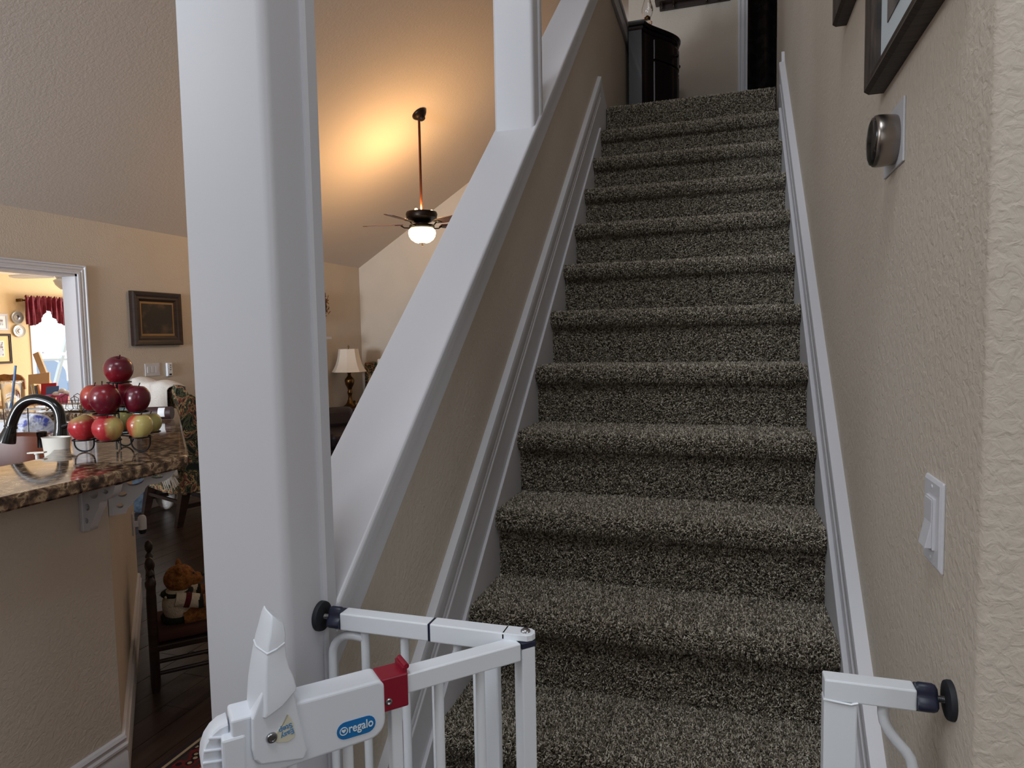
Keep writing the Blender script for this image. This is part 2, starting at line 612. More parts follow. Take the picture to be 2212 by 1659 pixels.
def post(name, x0, x1, y0, y1, z0, z1, cutslope):
    p = thing(name, None, None, ((x0 + x1) / 2, (y0 + y1) / 2, z0), kind='structure')

    def zb(y):
        return CAP0 + SL * y - .003 if cutslope else z0
    m = MB()
    poly = [(x0, y0 + .008), (x0 + .008, y0)]
    for k in range(5):
        a = -PI / 2 + PI / 2 * k / 4
        poly.append((x1 - .014 + .014 * math.cos(a), y0 + .014 + .014 * math.sin(a)))
    poly += [(x1, y1), (x0, y1)]
    m.loft([[(a, b, zb(b)) for a, b in poly], [(a, b, z1) for a, b in poly]])
    m.build('post_body', M['white'], p, smooth=35)
    m = MB()
    yb = y0 + (y1 - y0) * .74
    m.loft([[(a, b, zb(b)) for a, b in Q] for Q in [[(x1, yb), (x1 + .004, yb), (x1 + .007, yb + .006), (x1 + .007, y1), (x1, y1)]]] +
           [[(a, b, z1) for a, b in [(x1, yb), (x1 + .004, yb), (x1 + .007, yb + .006), (x1 + .007, y1), (x1, y1)]]])
    m.build('corner_strip', M['white'], p)
    return p


p1 = post('trim_2', -1.006, -.85, -.70, -.583, FLOOR, 4.2, False)
struct(p1, 'big white post at the foot of the stairs', 'post')
p2 = post('trim_3', -.985, -.846, .70, .79, CAP0 + SL * .70, 4.2, True)
struct(p2, 'narrower white post standing on the sloping cap', 'post')


# skirt boards with moulded caps
def skirt(name, xw, d, label, dz):
    """xw wall face, d = +1 when the room lies towards +x"""
    p = thing(name, label, 'skirting', (xw, -.6, FLOOR), kind='structure')
    y0, y1 = -.66, 2.0
    X = lambda t: xw + d * t

    def board(nm, t0, t1, lo, hi, yy1=y1, bev=.0015):
        m = MB()
        add_slope(m, min(X(t0), X(t1)), max(X(t0), X(t1)), y0, yy1, lo, hi)
        return m.build(nm, M['white'], p, bevel=bev)
    T = .027 if d < 0 else .02
    board('lower_board', 0, T, -.34, .02, 1.97)
    board('main_board', 0, T * .62, .02, .20 + dz)
    board('bead', 0, T * .80, .158 + dz, .172 + dz, bev=.003)
    board('bead', 0, T * .74, .180 + dz, .194 + dz, bev=.003)
    m = MB()
    # ogee cap: profile in (depth, height at y=0)
    prof = [(0, .198), (T * .66, .198), (T * .78, .206), (T * .80, .222), (T * .95, .240), (T * .98, .262), (T * .9, .272), (0, .276)]
    m.loft([[(X(t), y0, h + dz + SL * y0) for t, h in prof], [(X(t), y1, h + dz + SL * y1) for t, h in prof]])
    m.build('cap_moulding', M['white'], p, smooth=35)
    # short level return at the landing
    m = MB()
    m.prism([(y1 - .02, 1.70), (y1 - .02, .2 + dz + SL * y1 + .03), (y1 + .02, 2.02), (y1 + .22, 1.92), (y1 + .22, 1.70)],
            lambda a, b: (X(0), a, b), lambda a, b: (X(T * .5), a, b))
    m.build('top_return', M['white'], p)
    return p


skirt('trim_4', -.862, 1, 'white moulded skirt board on the left side of the stairs', -.015)
skirt('trim_5', WR, -1, 'white moulded skirt board on the right side of the stairs', -.06)

# ------------------------------------------------------------------ stairs with flecked carpet
stairs = thing('staircase', 'carpeted staircase in flecked brown climbing between two walls', 'stairs', (-W / 2, -.65, FLOOR))
NT = .016      # tread top above the nosing centre
NB = -.030
RY = .036


def step_section():
    """(y,z) path of the carpet surface from tread back, over the nosing, down the riser"""
    pts = [(RUN + RY - .002, NT), (.03, NT)]
    cy, cz, r = .027, -.008, .024
    for k in range(9):
        a = PI / 2 + PI * k / 8
        pts.append((cy + r * math.cos(a), cz + r * math.sin(a)))
    pts += [(RY, NB - .004), (RY, -RISE + NT)]
    return pts


SEC = step_section()


def step_mesh():
    m = MB()
    prof = SEC + [(RUN + RY - .002, -RISE + NT)]
    m.loft([[(0, a, b) for a, b in prof], [(-W, a, b) for a, b in prof]])
    return m


def pile_mesh(seed, n=46000, sec=SEC, wid=W, ln=.0085):
    r = np.random.default_rng(seed)
    P = np.array(sec)
    seg = np.diff(P, axis=0)
    L = np.hypot(seg[:, 0], seg[:, 1])
    cum = np.concatenate([[0], np.cumsum(L)])
    t = r.random(n) * cum[-1]
    i = np.clip(np.searchsorted(cum, t) - 1, 0, len(L) - 1)
    f = (t - cum[i]) / L[i]
    y = P[i, 0] + seg[i, 0] * f
    z = P[i, 1] + seg[i, 1] * f
    tang = seg[i] / L[i][:, None]
    nrm = np.stack([np.zeros(n), tang[:, 1] * -1 * -1, -tang[:, 0]], 1)
    nrm = np.stack([np.zeros(n), tang[:, 1], -tang[:, 0]], 1)
    base = np.stack([-r.random(n) * wid, y, z], 1)
    lean = r.normal(0, .62, (n, 3))
    d = nrm + lean
    d -= nrm * np.minimum(0, (d * nrm).sum(1) - .35)[:, None]
    d /= np.linalg.norm(d, axis=1)[:, None]
    bend = r.normal(0, .7, (n, 3))
    d2 = d + bend
    d2 -= nrm * np.minimum(0, (d2 * nrm).sum(1) - .05)[:, None]
    d2 /= np.linalg.norm(d2, axis=1)[:, None]
    ll = ln * (.75 + .5 * r.random(n))[:, None]
    a = np.cross(d, r.normal(0, 1, (n, 3)))
    a /= np.linalg.norm(a, axis=1)[:, None]
    b = np.cross(d, a)
    c0 = base
    c1 = base + d * ll * .55
    c2 = c1 + d2 * ll * .5
    rad = .00165 * (.8 + .4 * r.random(n))[:, None]
    V = []
    for c, rr in ((c0, rad), (c1, rad * 1.05), (c2, rad * .75)):
        for k in range(3):
            an = 2 * PI * k / 3
            V.append(c + (a * math.cos(an) + b * math.sin(an)) * rr)
    V = np.stack(V, 1).reshape(-1, 3)          # n*9
    V[:, 0] = np.clip(V[:, 0], -wid + .0005, -.0005)
    q = []
    for lv in (0, 3):
        for k in range(3):
            q.append((lv + k, lv + (k + 1) % 3, lv + 3 + (k + 1) % 3, lv + 3 + k))
    q = np.array(q)
    idx = np.arange(n)[:, None, None] * 9
    quads = (q[None] + idx).reshape(-1, 4)
    tri = (np.array([[6, 7, 8]])[None] + idx).reshape(-1, 3)
    me = bpy.data.meshes.new('carpet_pile')
    nv, nq, nt_ = len(V), len(quads), len(tri)
    me.vertices.add(nv)
    me.vertices.foreach_set('co', V.astype(np.float32).ravel())
    loops = np.concatenate([quads.ravel(), tri.ravel()]).astype(np.int32)
    me.loops.add(len(loops))
    me.loops.foreach_set('vertex_index', loops)
    starts = np.concatenate([np.arange(nq) * 4, nq * 4 + np.arange(nt_) * 3]).astype(np.int32)
    me.polygons.add(nq + nt_)
    me.polygons.foreach_set('loop_start', starts)
    me.update(calc_edges=True)
    pal = np.array([S(86, 79, 69), S(121, 112, 99), S(155, 145, 130), S(187, 178, 162), S(214, 206, 191)])[:, :3]
    pick = r.choice(5, n, p=[.26, .22, .22, .20, .10])
    colr = pal[pick] * (.85 + .3 * r.random(n))[:, None]
    colr = np.concatenate([colr, np.ones((n, 1))], 1)
    at_ = me.attributes.new('yarn', 'FLOAT_COLOR', 'POINT')
    at_.data.foreach_set('color', np.repeat(colr, 9, axis=0).astype(np.float32).ravel())
    me.materials.append(M['pile'])
    return me


sm = step_mesh()
piles = [pile_mesh(s) for s in (1, 2, 3)]
first = None
for k in range(-3, 10):
    if first is None:
        o = sm.build('step', M['carpet'], stairs, smooth=40)
        first = o
    else:
        o = first.copy()
        COL.objects.link(o)
    o.parent = stairs
    o.location = (0, k * RUN, k * RISE)
    pl = bpy.data.objects.new('carpet_pile', piles[k % 3])
    COL.objects.link(pl)
    pl.parent = o
    pl['kind'] = 'stuff'
# landing: top riser and floor
lsec = [(.25, NT - .004), (.012, NT - .004)] + [(.012 + .012 * math.cos(PI / 2 + PI / 2 * k / 4), NT - .016 + .012 * math.sin(PI / 2 + PI / 2 * k / 4)) for k in range(1, 5)] + [(0.0, -RISE + NT)]
yl, zl = 10 * RUN + .018, 10 * RISE
m = MB()
prof = [(1.83 - .0, NT - .004)] + lsec[1:] + [(1.83, -RISE + NT)]
m.loft([[(0, a, b) for a, b in prof], [(-W, a, b) for a, b in prof]])
lo = m.build('landing', M['carpet'], stairs, smooth=40)
lo.parent = stairs
lo.location = (0, yl, zl)
pl = bpy.data.objects.new('carpet_pile', pile_mesh(9, 34000, lsec))
COL.objects.link(pl)
pl.parent = lo
pl['kind'] = 'stuff'
for o in (stairs.children):
    o.matrix_parent_inverse = Matrix.Translation(-BASE['staircase'])
struct(MB().box(-.9, 1.3, yl + 1.78, 6.0, 1.7, zl + NT - .004).build('floor_landing', M['carpet']), 'carpeted floor of the upstairs hall', 'floor')
struct(MB().box(0.0, 1.3, 2.6, yl + 1.78, 1.7, zl + NT - .004).build('floor_hall', M['carpet']), 'carpeted floor beside the landing', 'floor')

# ------------------------------------------------------------------ text helper
def text_mesh(name, body, size, m, parent, origin, xdir, zdir, depth=.0004, align='CENTER', squash=1.0, bold=0.0):
    cu = bpy.data.curves.new('tmp_text', 'FONT')
    cu.body = body
    cu.size = size
    cu.extrude = depth
    cu.offset = bold
    cu.align_x = align
    cu.align_y = 'CENTER'
    cu.space_line = .85
    to = bpy.data.objects.new('tmp_text', cu)
    COL.objects.link(to)
    dg = bpy.context.evaluated_depsgraph_get()
    me = bpy.data.meshes.new_from_object(to.evaluated_get(dg))
    bpy.data.objects.remove(to)
    xd, zd = Vector(xdir).normalized(), Vector(zdir).normalized()
    nd = xd.cross(zd)
    R = Matrix((xd * squash, zd, nd)).transposed()
    for v in me.vertices:
        v.co = Vector(origin) + R @ v.co
    me.materials.clear()
    me.materials.append(m)
    o = bpy.data.objects.new(name, me)
    COL.objects.link(o)
    adopt(o, parent)
    return o


def arc(c, r, a0, a1, n, ux, uy):
    c, ux, uy = Vector(c), Vector(ux), Vector(uy)
    return [c + ux * (r * math.cos(a0 + (a1 - a0) * k / n)) + uy * (r * math.sin(a0 + (a1 - a0) * k / n)) for k in range(n + 1)]


# ------------------------------------------------------------------ safety gate
GY = -.62
GB = -.57 + NT + .004      # stands on the first tread
gate = thing('safety_gate', 'white metal safety gate standing open at the foot of the stairs', 'safety gate', (-.42, GY, GB))
WX = Vector((1, 0, 0))
# left fixed section
MB().box(-.806, -.656, GY - .013, GY + .013, .240, .267).build('top_rail', M['gate'], gate, bevel=.002)
r = MB()
r.box(-.653, -.535, GY - .0135, GY + .0135, .2395, .2675)
r.build('top_rail', M['gate'], gate, bevel=.002)
MB().box(-.6565, -.6525, GY - .0125, GY + .0125, .2405, .2665).build('joint_gasket', M['navy'], gate)
# flattened hinge tongue
m = MB()
m.prism([(-.54, -.0135), (-.515, -.0135)] + [(-.507 + .0135 * math.cos(a), .0135 * math.sin(a)) for a in (-1.2, -.6, 0, .6, 1.2)] + [(-.515, .0135), (-.54, .0135)],
        lambda a, b: (a, GY + b, .258), lambda a, b: (a, GY + b, .2675))
m.build('hinge_tongue', M['gate'], gate, bevel=.001)
m = MB()
m.lathe([(.0001, .2725), (.004, .2718), (.0068, .2695), (.0072, .2672)], 16, (-.508, GY, 0))
m.build('hinge_rivet', M['zinc'], gate, smooth=60)
m = MB()
m.box(-.588, -.549, GY - .009, GY + .009, GB, .24)
m.build('fixed_post', M['gate'], gate, bevel=.002)
MB().box(-.835, .03, GY - .012, GY + .012, GB, GB + .026).build('bottom_rail', M['gate'], gate, bevel=.002)
for xx in (-.770, -.7015):
    MB().cyl((xx, GY, GB + .02), (xx, GY, .242), .0066, n=12).build('upright', M['gate'], gate, smooth=50)
pts = [(-.614, GY, .242), (-.6145, GY, .226)] + [(-.6145 - .004 * 1, GY, .216), (-.6235, GY, .208), (-.636, GY, .200), (-.645, GY, .193), (-.650, GY, .184), (-.651, GY, .172), (-.651, GY, GB + .02)]
MB().tube(pts, .0066, 12).build('bent_upright', M['gate'], gate, smooth=60)
pts = [(-.770, GY, .226), (-.79, GY, .228)] + [Vector((-.795, GY, .192)) + Vector((-.034 * math.sin(a), 0, .036 * math.cos(a))) for a in [PI / 2 * k / 6 for k in range(1, 7)]] + [(-.830, GY, .15), (-.8305, GY, GB + .02)]
MB().tube(pts, .0066, 12).build('looped_upright', M['gate'], gate, smooth=60)
# right fixed section
m = MB()
m.box(-.115, -.013, GY - .013, GY + .013, .231, .2575)
m.build('top_rail', M['gate'], gate, bevel=.002)
m = MB()
m.box(-.1155, -.0775, GY - .0125, GY + .0125, GB, .2305)
m.build('fixed_post', M['gate'], gate, bevel=.002)
m = MB()
m.tube([(-.1165, GY - .0125, .2315), (-.10, GY - .0132, .2305), (-.085, GY - .0132, .2295), (-.077, GY - .0125, .232)], .0016, 6)
m.build('weld_bead', M['gate'], gate, smooth=60)
pts = [(-.047, GY, .233), (-.0468, GY, .218), (-.045, GY, .207), (-.040, GY, .196), (-.032, GY, .185), (-.022, GY, .174), (-.016, GY, .165), (-.0125, GY, .152), (-.0115, GY, .138), (-.0115, GY, GB + .02)]
MB().tube(pts, .0066, 12).build('bent_upright', M['gate'], gate, smooth=60)


def tension_mount(x_wall, x_rail, zc, lbl):
    s = 1 if x_wall > x_rail else -1
    m = MB()
    xk0, xk1 = x_rail, x_rail + s * .023
    prof = []
    n = 48
    rings = []
    for t, sc in ((0, .90), (.12, 1.0), (.75, 1.0), (.9, .92), (1, .72)):
        ring = []
        for k in range(n):
            a = 2 * PI * k / n
            rr = (.0175 + .0035 * math.cos(4 * a)) * sc
            ring.append((xk0 + (xk1 - xk0) * t, GY + rr * math.cos(a + .3), zc + rr * math.sin(a + .3)))
        rings.append(ring)
    m.loft(rings)
    m.build('adjuster_knob', M['navy'], gate, smooth=40)
    m = MB()
    pts = []
    L = abs(x_wall - xk1)
    nn = 24
    m.lathe([(.0036 if i % 2 else .0042, s * L * i / nn) for i in range(nn + 1)], 10, (xk1, GY, zc), Matrix(((0, 0, 1), (0, 1, 0), (-1, 0, 0))))
    m.build('threaded_bolt', M['zinc'], gate, smooth=60)
    m = MB()
    Mx = Matrix(((0, 0, s), (0, 1, 0), (-s, 0, 0)))
    m.lathe([(.006, -.0085), (.012, -.0082), (.019, -.008), (.0225, -.007), (.0235, -.004), (.0235, 0)], 28, (x_wall, GY, zc), Mx)
    m.build('wall_pad', M['rubber'], gate, smooth=50)


tension_mount(-.8495, -.806, .2535, 'left')
tension_mount(WR + .0005, -.013, .2445, 'right')

# swinging door
H = Vector((-.507, -.620, 0))
DD = Vector((-.69, -.725, 0)).normalized()
NN = -Vector((DD.y, -DD.x, 0))        # towards the camera
ZZ = Vector((0, 0, 1))
dr = lambda s, n, z: H + DD * s + NN * n + ZZ * z


def dbox(m, s0, s1, n0, n1, z0, z1):
    return m.obox(dr((s0 + s1) / 2, (n0 + n1) / 2, (z0 + z1) / 2), DD, NN, ZZ, (s1 - s0) / 2, (n1 - n0) / 2, (z1 - z0) / 2)


dbox(MB(), .016, .215, -.013, .013, .2325, .2585).build('door_top_rail', M['gate'], gate, bevel=.002)
dbox(MB(), -.008, .014, -.0125, .0125, GB + .035, .249).build('hinge_stile', M['gate'], gate, bevel=.002)
dbox(MB(), -.0085, .0145, -.013, .013, .249, .2575).build('hinge_cap', M['navy'], gate, bevel=.001)
dbox(MB(), .0, .40, -.012, .012, GB + .03, GB + .055).build('door_bottom_rail', M['gate'], gate, bevel=.002)
for s_ in (.075, .137, .262, .33):
    MB().cyl(dr(s_, 0, GB + .05), dr(s_, 0, .236), .0066, n=12).build('upright', M['gate'], gate, smooth=50)
dbox(MB(), .192, .207, -.009, .009, GB + .05, .235).build('door_stile', M['gate'], gate, bevel=.002)
dbox(MB(), .378, .397, -.010, .010, GB + .05, .19).build('door_stile', M['gate'], gate, bevel=.002)
# maroon clip
clip = dbox(MB(), .186, .222, -.0175, .0185, .2195, .2635).build('stop_clip', M['red'], gate, bevel=.002)
m = MB()
pts = []
dbox(m, .1865, .192, -.015, .016, .263, .270)
m.tube([dr(.1865, -.014, .2705), dr(.1865, .015, .2705)], .0035, 10)
o = m.build('stop_clip_lip', M['red'], gate, smooth=40)
m = MB()
Mn = Matrix((DD, ZZ, NN)).transposed()
m.lathe([(.0045, 0), (.0045, .0012), (.003, .0018), (.0012, .0006), (.0001, .0006)], 14, dr(.213, .0185, .2325), Mn)
m.build('clip_screw', M['zinc'], gate, smooth=40)
# white latch housing (rounded at the hinge side)
m = MB()
S0, S1 = .218, .398
out = []
zt, zb = .2640, .1905
for (cs, cz, a0) in ((S0 + .010, zt - .010, PI / 2), (S0 + .022, zb + .022, PI)):
    rr = .010 if cz > .24 else .022
    for k in range(7):
        a = a0 + PI / 2 * k / 6
        out.append((cs + rr * math.cos(a) * 1.0, cz + rr * math.sin(a)))
out += [(S1, zb - .004), (S1, zt + .0)]
m.prism(out, lambda a, b: dr(a, -.02, b), lambda a, b: dr(a, .0205, b))
m.build('latch_housing', M['plastic'], gate, bevel=.0035, seg=3)
# handle base shield
m = MB()
sh = [(.3205, .196), (.369, .205), (.3755, .213), (.3775, .225), (.3765, .262), (.360, .300), (.334, .306), (.3262, .262), (.3195, .222), (.3165, .206)]
m.prism(sh, lambda a, b: dr(a, -.020, b), lambda a, b: dr(a, .0275, b))
m.build('handle_shield', M['plastic'], gate, bevel=.003, seg=3)
# lift handle: tapering fin
m = MB()
secs = [(.257, .3262, .3770, .0335), (.265, .3265, .3762, .0335), (.278, .3275, .3752, .0325), (.295, .3292, .3735, .0318), (.309, .3325, .3712, .030), (.326, .3352, .3680, .0285), (.340, .3358, .3638, .0265), (.349, .3345, .3598, .0245), (.358, .3352, .3565, .021), (.3635, .3362, .3535, .0175)]
rings = []
for i_, (z, sa, sb, th) in enumerate(secs):
    ring = []
    sl = .016 * max(0, (z - .33) / .0335)          # top slants up towards the free end
    lo_ = .026 * max(0, 1 - (z - .257) / .05)      # lower edge curves up towards the rail
    for u, v in ((0, -.9), (.5, -1.0), (1, -.7), (1, .10), (.70, .98), (.35, 1.0), (0, .80)):
        ring.append(dr(sa + (sb - sa) * u, .004 + v * th * .88, z + sl * u + lo_ * (1 - u) ** 1.5))
    rings.append(ring)
m.loft(rings)
m.build('lift_handle', M['plastic'], gate, smooth=32, bevel=.0015)
m = MB()
for z in (.334,):
    sa, sb, th = .3362, .3662, .0272
    rings = []
    for dz_ in (-.0012, .0012):
        rings.append([dr(sa + (sb - sa) * u, .004 + v * th * .90, z + dz_ + .010 * abs(u - .7)) for u, v in ((0, -.9), (.5, -1.0), (1.01, -.7), (1.01, .10), (.70, 1.0), (.35, 1.02), (0, .82))])
    m.loft(rings)
m.build('handle_ridge', M['plastic'], gate, bevel=.001)
m = MB()
tri = [(.3385, .2575), (.3355, .2555), (.3315, .2451), (.3298, .2320), (.3310, .2275), (.3385, .2240), (.3497, .2265), (.3545, .2305), (.3535, .2365), (.3410, .2515), (.337, .2565)]
m.prism(tri, lambda a, b: dr(a, .0272, b), lambda a, b: dr(a, .0285, b))
m.build('step_sticker', M['cream'], gate, bevel=.0008)
td = (-DD * math.cos(.25) + ZZ * math.sin(.25))
tz = td.cross(NN) * -1
tz = NN.cross(td)
text_mesh('sticker_lettering', 'Easy\nStep', .0088, M['inkblue'], gate, dr(.3395, .0287, .2385), -td, -tz, .0002, bold=.0002)
m = MB()
m.lathe([(.0062, 0), (.0062, .002), (.0052, .0034), (.0035, .0036), (.003, .0026), (.0001, .0026)], 18, dr(.356, .0275, .2350), Mn)
m.build('pivot_screw', M['zinc'], gate, smooth=40)
# latch jaw at the free end
m = MB()
dbox(m, .383, .4085, -.021, .022, .15, .2440)
m.build('latch_jaw', M['plastic'], gate, bevel=.003)
m = MB()
rings = []
for n_ in (-.022, -.019, .006, .008):
    sc = .94 if n_ in (-.022, .008) else 1
    rings.append([dr(.400 + .030 * sc * math.sin(a), n_, .215 + .040 * sc * math.cos(a)) for a in [PI * k / 10 for k in range(11)]])
m.loft(rings)
tab = m.build('release_tab', M['plastic'], gate, smooth=40)
for k in range(5):
    z = .188 + k * .0135
    hw = .030 * math.sqrt(max(0.02, 1 - ((z - .215) / .040) ** 2))
    MB().bar(dr(.402, .0085, z - .002), dr(.400 + hw * .94, .0085, z + .002), .003, .0042, NN).build('grip_rib', M['plastic'], gate, bevel=.001)
# logo sticker
m = MB()
oc, ow, oh = Vector((.2557, .2128)), .0242, .0108
ov = []
tilt = .0
for (cx, a0) in ((-(ow - oh), PI / 2), ((ow - oh), -PI / 2)):
    for k in range(11):
        a = a0 + PI * k / 10
        ov.append((oc.x + cx + oh * math.cos(a), oc.y + oh * math.sin(a)))
m.prism(ov, lambda a, b: dr(a, .0203, b), lambda a, b: dr(a, .0212, b))
m.build('logo_sticker', M['blue'], gate)
text_mesh('logo_lettering', 'regalo', .0150, M['ink'], gate, dr(oc.x - .0056, .0216, oc.y + .0010), -DD, ZZ, .0002, squash=.84, bold=.0002)
m = MB()
lc = (oc.x + .0158, oc.y)
rings = []
nO = 20
for k in range(nO):
    a = 2 * PI * k / nO
    ca, sa = math.cos(a), math.sin(a)
    rings.append([dr(lc[0] + ca * rr, nn_, lc[1] + sa * rr) for rr, nn_ in ((.0052, .0210), (.0052, .0216), (.0041, .0216), (.0041, .0210))])
vs = [p for q in rings for p in q]
fs = []
for k in range(nO):
    for j in range(4):
        a, b = k * 4 + j, k * 4 + (j + 1) % 4
        c_, d_ = ((k + 1) % nO) * 4 + (j + 1) % 4, ((k + 1) % nO) * 4 + j
        fs.append((a, b, c_, d_))
m.add(vs, fs)
m.build('logo_ring', M['ink'], gate)
m = MB()
hp = []
for k in range(24):
    a = 2 * PI * k / 24
    hx = 16 * math.sin(a) ** 3
    hy = 13 * math.cos(a) - 5 * math.cos(2 * a) - 2 * math.cos(3 * a) - math.cos(4 * a)
    hp.append((lc[0] + hx * .00017, lc[1] + hy * .00017 + .0003))
m.prism(hp, lambda a, b: dr(a, .0210, b), lambda a, b: dr(a, .0216, b))
m.build('logo_heart', M['ink'], gate)

# ------------------------------------------------------------------ things on the right stair wall
def wall_plate_box(m, y0, y1, z0, z1, d0, d1):
    return m.box(WR - d1, WR - d0, y0, y1, z0, z1)


sw = thing('light_switch', 'white rocker light switch low on the right stair wall', 'light switch', (WR, -.56, .39))
_p = at(2034, 1136, 0, WR - .004)
_q = at(1997, 1108, 0, WR - .004)
sy0, sy1, sz0, sz1 = _p.y, _q.y, .3835, .499
m = MB()
rings = []
for d, ins in ((0, 0), (.003, 0), (.0058, .005)):
    rings.append([(WR - d, sy0 + ins, sz0 + ins), (WR - d, sy1 - ins, sz0 + ins), (WR - d, sy1 - ins, sz1 - ins), (WR - d, sy0 + ins, sz1 - ins)])
m.loft(rings)
m.build('cover_plate', M['white'], sw, bevel=.0012)
m = MB()
yc = (sy0 + sy1) / 2
zc0 = (sz0 + sz1) / 2
wall_plate_box(m, yc - .017, yc + .017, zc0 - .0335, zc0 + .0335, .005, .0085)
m.build('switch_frame', M['white'], sw, bevel=.0006)
m = MB()
m.prism([(.0085, zc0 - .0315), (.0165, zc0 - .0315), (.0098, zc0 + .002), (.0098, zc0 + .0315), (.0085, zc0 + .0315)], lambda a, b: (WR - a, yc - .015, b), lambda a, b: (WR - a, yc + .015, b))
m.build('rocker', M['white'], sw, bevel=.0006)
for z in (zc0 - .0465, zc0 + .0465):
    MB().lathe([(.003, 0), (.0026, .0012), (.0001, .0014)], 10, (WR - .0055, yc, z), Matrix(((0, 0, -1), (0, 1, 0), (1, 0, 0)))).build('screw', M['white'], sw, smooth=50)

th = thing('thermostat', 'round steel thermostat with black glass face on a white plate', 'thermostat', (WR, -.29, .95))
m = MB()
_p, _q = at(1951, 279, 0, WR - .0035), at(1908, 388, 0, WR - .0035)
wall_plate_box(m, _p.y, _q.y, _q.z, _q.z + .0985, 0, .0035)
m.build('back_plate', M['white'], th, bevel=.0012)
_r = at(1900, 305, 0, WR - .026)
tc_ = Vector((WR, _r.y, _r.z))
Mt = Matrix(((0, 0, -1), (0, 1, 0), (1, 0, 0)))
m = MB()
m.lathe([(.0375, .0035), (.0385, .006), (.0395, .014), (.0405, .023), (.0405, .030), (.0395, .0345), (.037, .0365)], 40, tc_, Mt)
m.build('metal_ring', mat('brushed_steel_ring', S(150, 142, 136), .28, metal=1), th, smooth=50)
m = MB()
m.lathe([(.0375, .0362), (.0365, .0385), (.030, .0405), (.016, .0416), (.0001, .042)], 40, tc_, Mt)
m.build('glass_face', M['blackgloss'], th, smooth=60)


def picture_x(name, label, x, d, y0, y1, z0, z1, fw, depth, fm, layers, group=None, cat='picture'):
    """frame hung on a wall whose face is x; d=+1 if the room is towards +x. layers = list of (name, material, inset)"""
    p = thing(name, label, cat, (x, (y0 + y1) / 2, z0), group)
    X = lambda t: x + d * t
    for nm, a in (('frame_rail', 0), ('frame_rail', 1), ('frame_stile', 2), ('frame_stile', 3)):
        m = MB()
        prof = [(0, 0), (depth * .75, 0), (depth, fw * .12), (depth * .92, fw * .35), (depth * .8, fw * .55), (depth * .82, fw * .75), (depth * .6, fw), (0, fw)]
        rings = []
        for e in (0, 1):
            ring = []
            for t, wv in prof:
                if a == 0:
                    ring.append((X(t), (y0 + wv) if e == 0 else (y1 - wv), z0 + wv))
                elif a == 1:
                    ring.append((X(t), (y0 + wv) if e == 0 else (y1 - wv), z1 - wv))
                elif a == 2:
                    ring.append((X(t), y0 + wv, (z0 + wv) if e == 0 else (z1 - wv)))
                else:
                    ring.append((X(t), y1 - wv, (z0 + wv) if e == 0 else (z1 - wv)))
            rings.append(ring)
        m.loft(rings)
        m.build(nm, fm, p)
    for nm, lm, ins, t0, t1 in layers:
        m = MB()
        xs = sorted((X(t0), X(t1)))
        m.box(xs[0], xs[1], y0 + ins, y1 - ins, z0 + ins, z1 - ins)
        m.build(nm, lm, p)
    return p


picture_x('picture_frame', 'large dark wood picture frame above the thermostat', WR, -1, -.70 + .06, at(1876, 195, 0, .003).y, at(1876, 205, 0, .003).z, 1.62, .034, .032, M['framewood'],
          [('mat_board', M['photo'], .032, .002, .012), ('print', M['photodark'], .085, .012, .0135)])
picture_x('picture_frame', 'dark wood picture frame higher up the stairs, left of the larger one', WR, -1, -.14, at(1806, 50, 0, .005).y, at(1806, 58, 0, .005).z, 1.80, .03, .030, M['framewood'],
          [('mat_board', M['photo'], .028, .002, .012), ('print', M['photodark'], .075, .012, .0135)])

# ------------------------------------------------------------------ landing: bow front cabinet, lamp, peg rack
LZ = zl + NT - .003
cab = thing('hall_cabinet', 'dark bow-front hall cabinet against the left wall of the landing', 'cabinet', (-.7, 3.4, LZ))
CX = -.842 + .004
cy0, cy1 = 3.0, 3.78


def bow(y0, y1, base, amp, n=24):
    pts = []
    for k in range(n + 1):
        t = k / n
        u = 2 * t - 1
        s_ = 0.5 + 0.5 * math.cos(PI * min(1, abs(u) / .98))
        pts.append((CX + base + amp * (s_ ** .8), y0 + (y1 - y0) * t))
    return pts


def bowpoly(y0, y1, base, amp):
    return [(CX, y0)] + bow(y0, y1, base, amp) + [(CX, y1)]


CT = 2.70
m = MB()
pl_ = bowpoly(cy0 + .0, cy1, .083, .20)
m.loft([[(a, b, LZ + .002) for a, b in pl_], [(a, b, CT - .04) for a, b in pl_]])
m.build('body', M['espresso'], cab, smooth=30)
m = MB()
rings = []
for z, e in ((CT - .055, 0), (CT - .045, .006), (CT - .036, .008), (CT - .030, .004), (CT - .026, .012), (CT - .012, .018), (CT - .003, .018), (CT, .014)):
    q = bowpoly(cy0 - e, cy1 + e, .085 + e, .20)
    rings.append([(a, b, z) for a, b in q])
m.loft(rings)
m.build('cabinet_top', M['espresso'], cab, smooth=30)
m = MB()
q = bowpoly(cy0 - .006, cy1 + .006, .089, .20)
m.loft([[(a, b, LZ + .001) for a, b in q], [(a, b, LZ + .06) for a, b in q]])
m.build('plinth', M['espresso'], cab, smooth=30)
bp = bow(cy0, cy1, .083, .20)


def bow_panel(nm, t0, t1, z0, z1, off):
    m = MB()
    q = [p for i, p in enumerate(bp) if t0 <= i / 24 <= t1]
    m.loft([[(a + off, b, z0) for a, b in q] + [(a - .004, b, z0) for a, b in reversed(q)], [(a + off, b, z1) for a, b in q] + [(a - .004, b, z1) for a, b in reversed(q)]])
    return m.build(nm, M['espresso'], cab, smooth=30, bevel=.002)


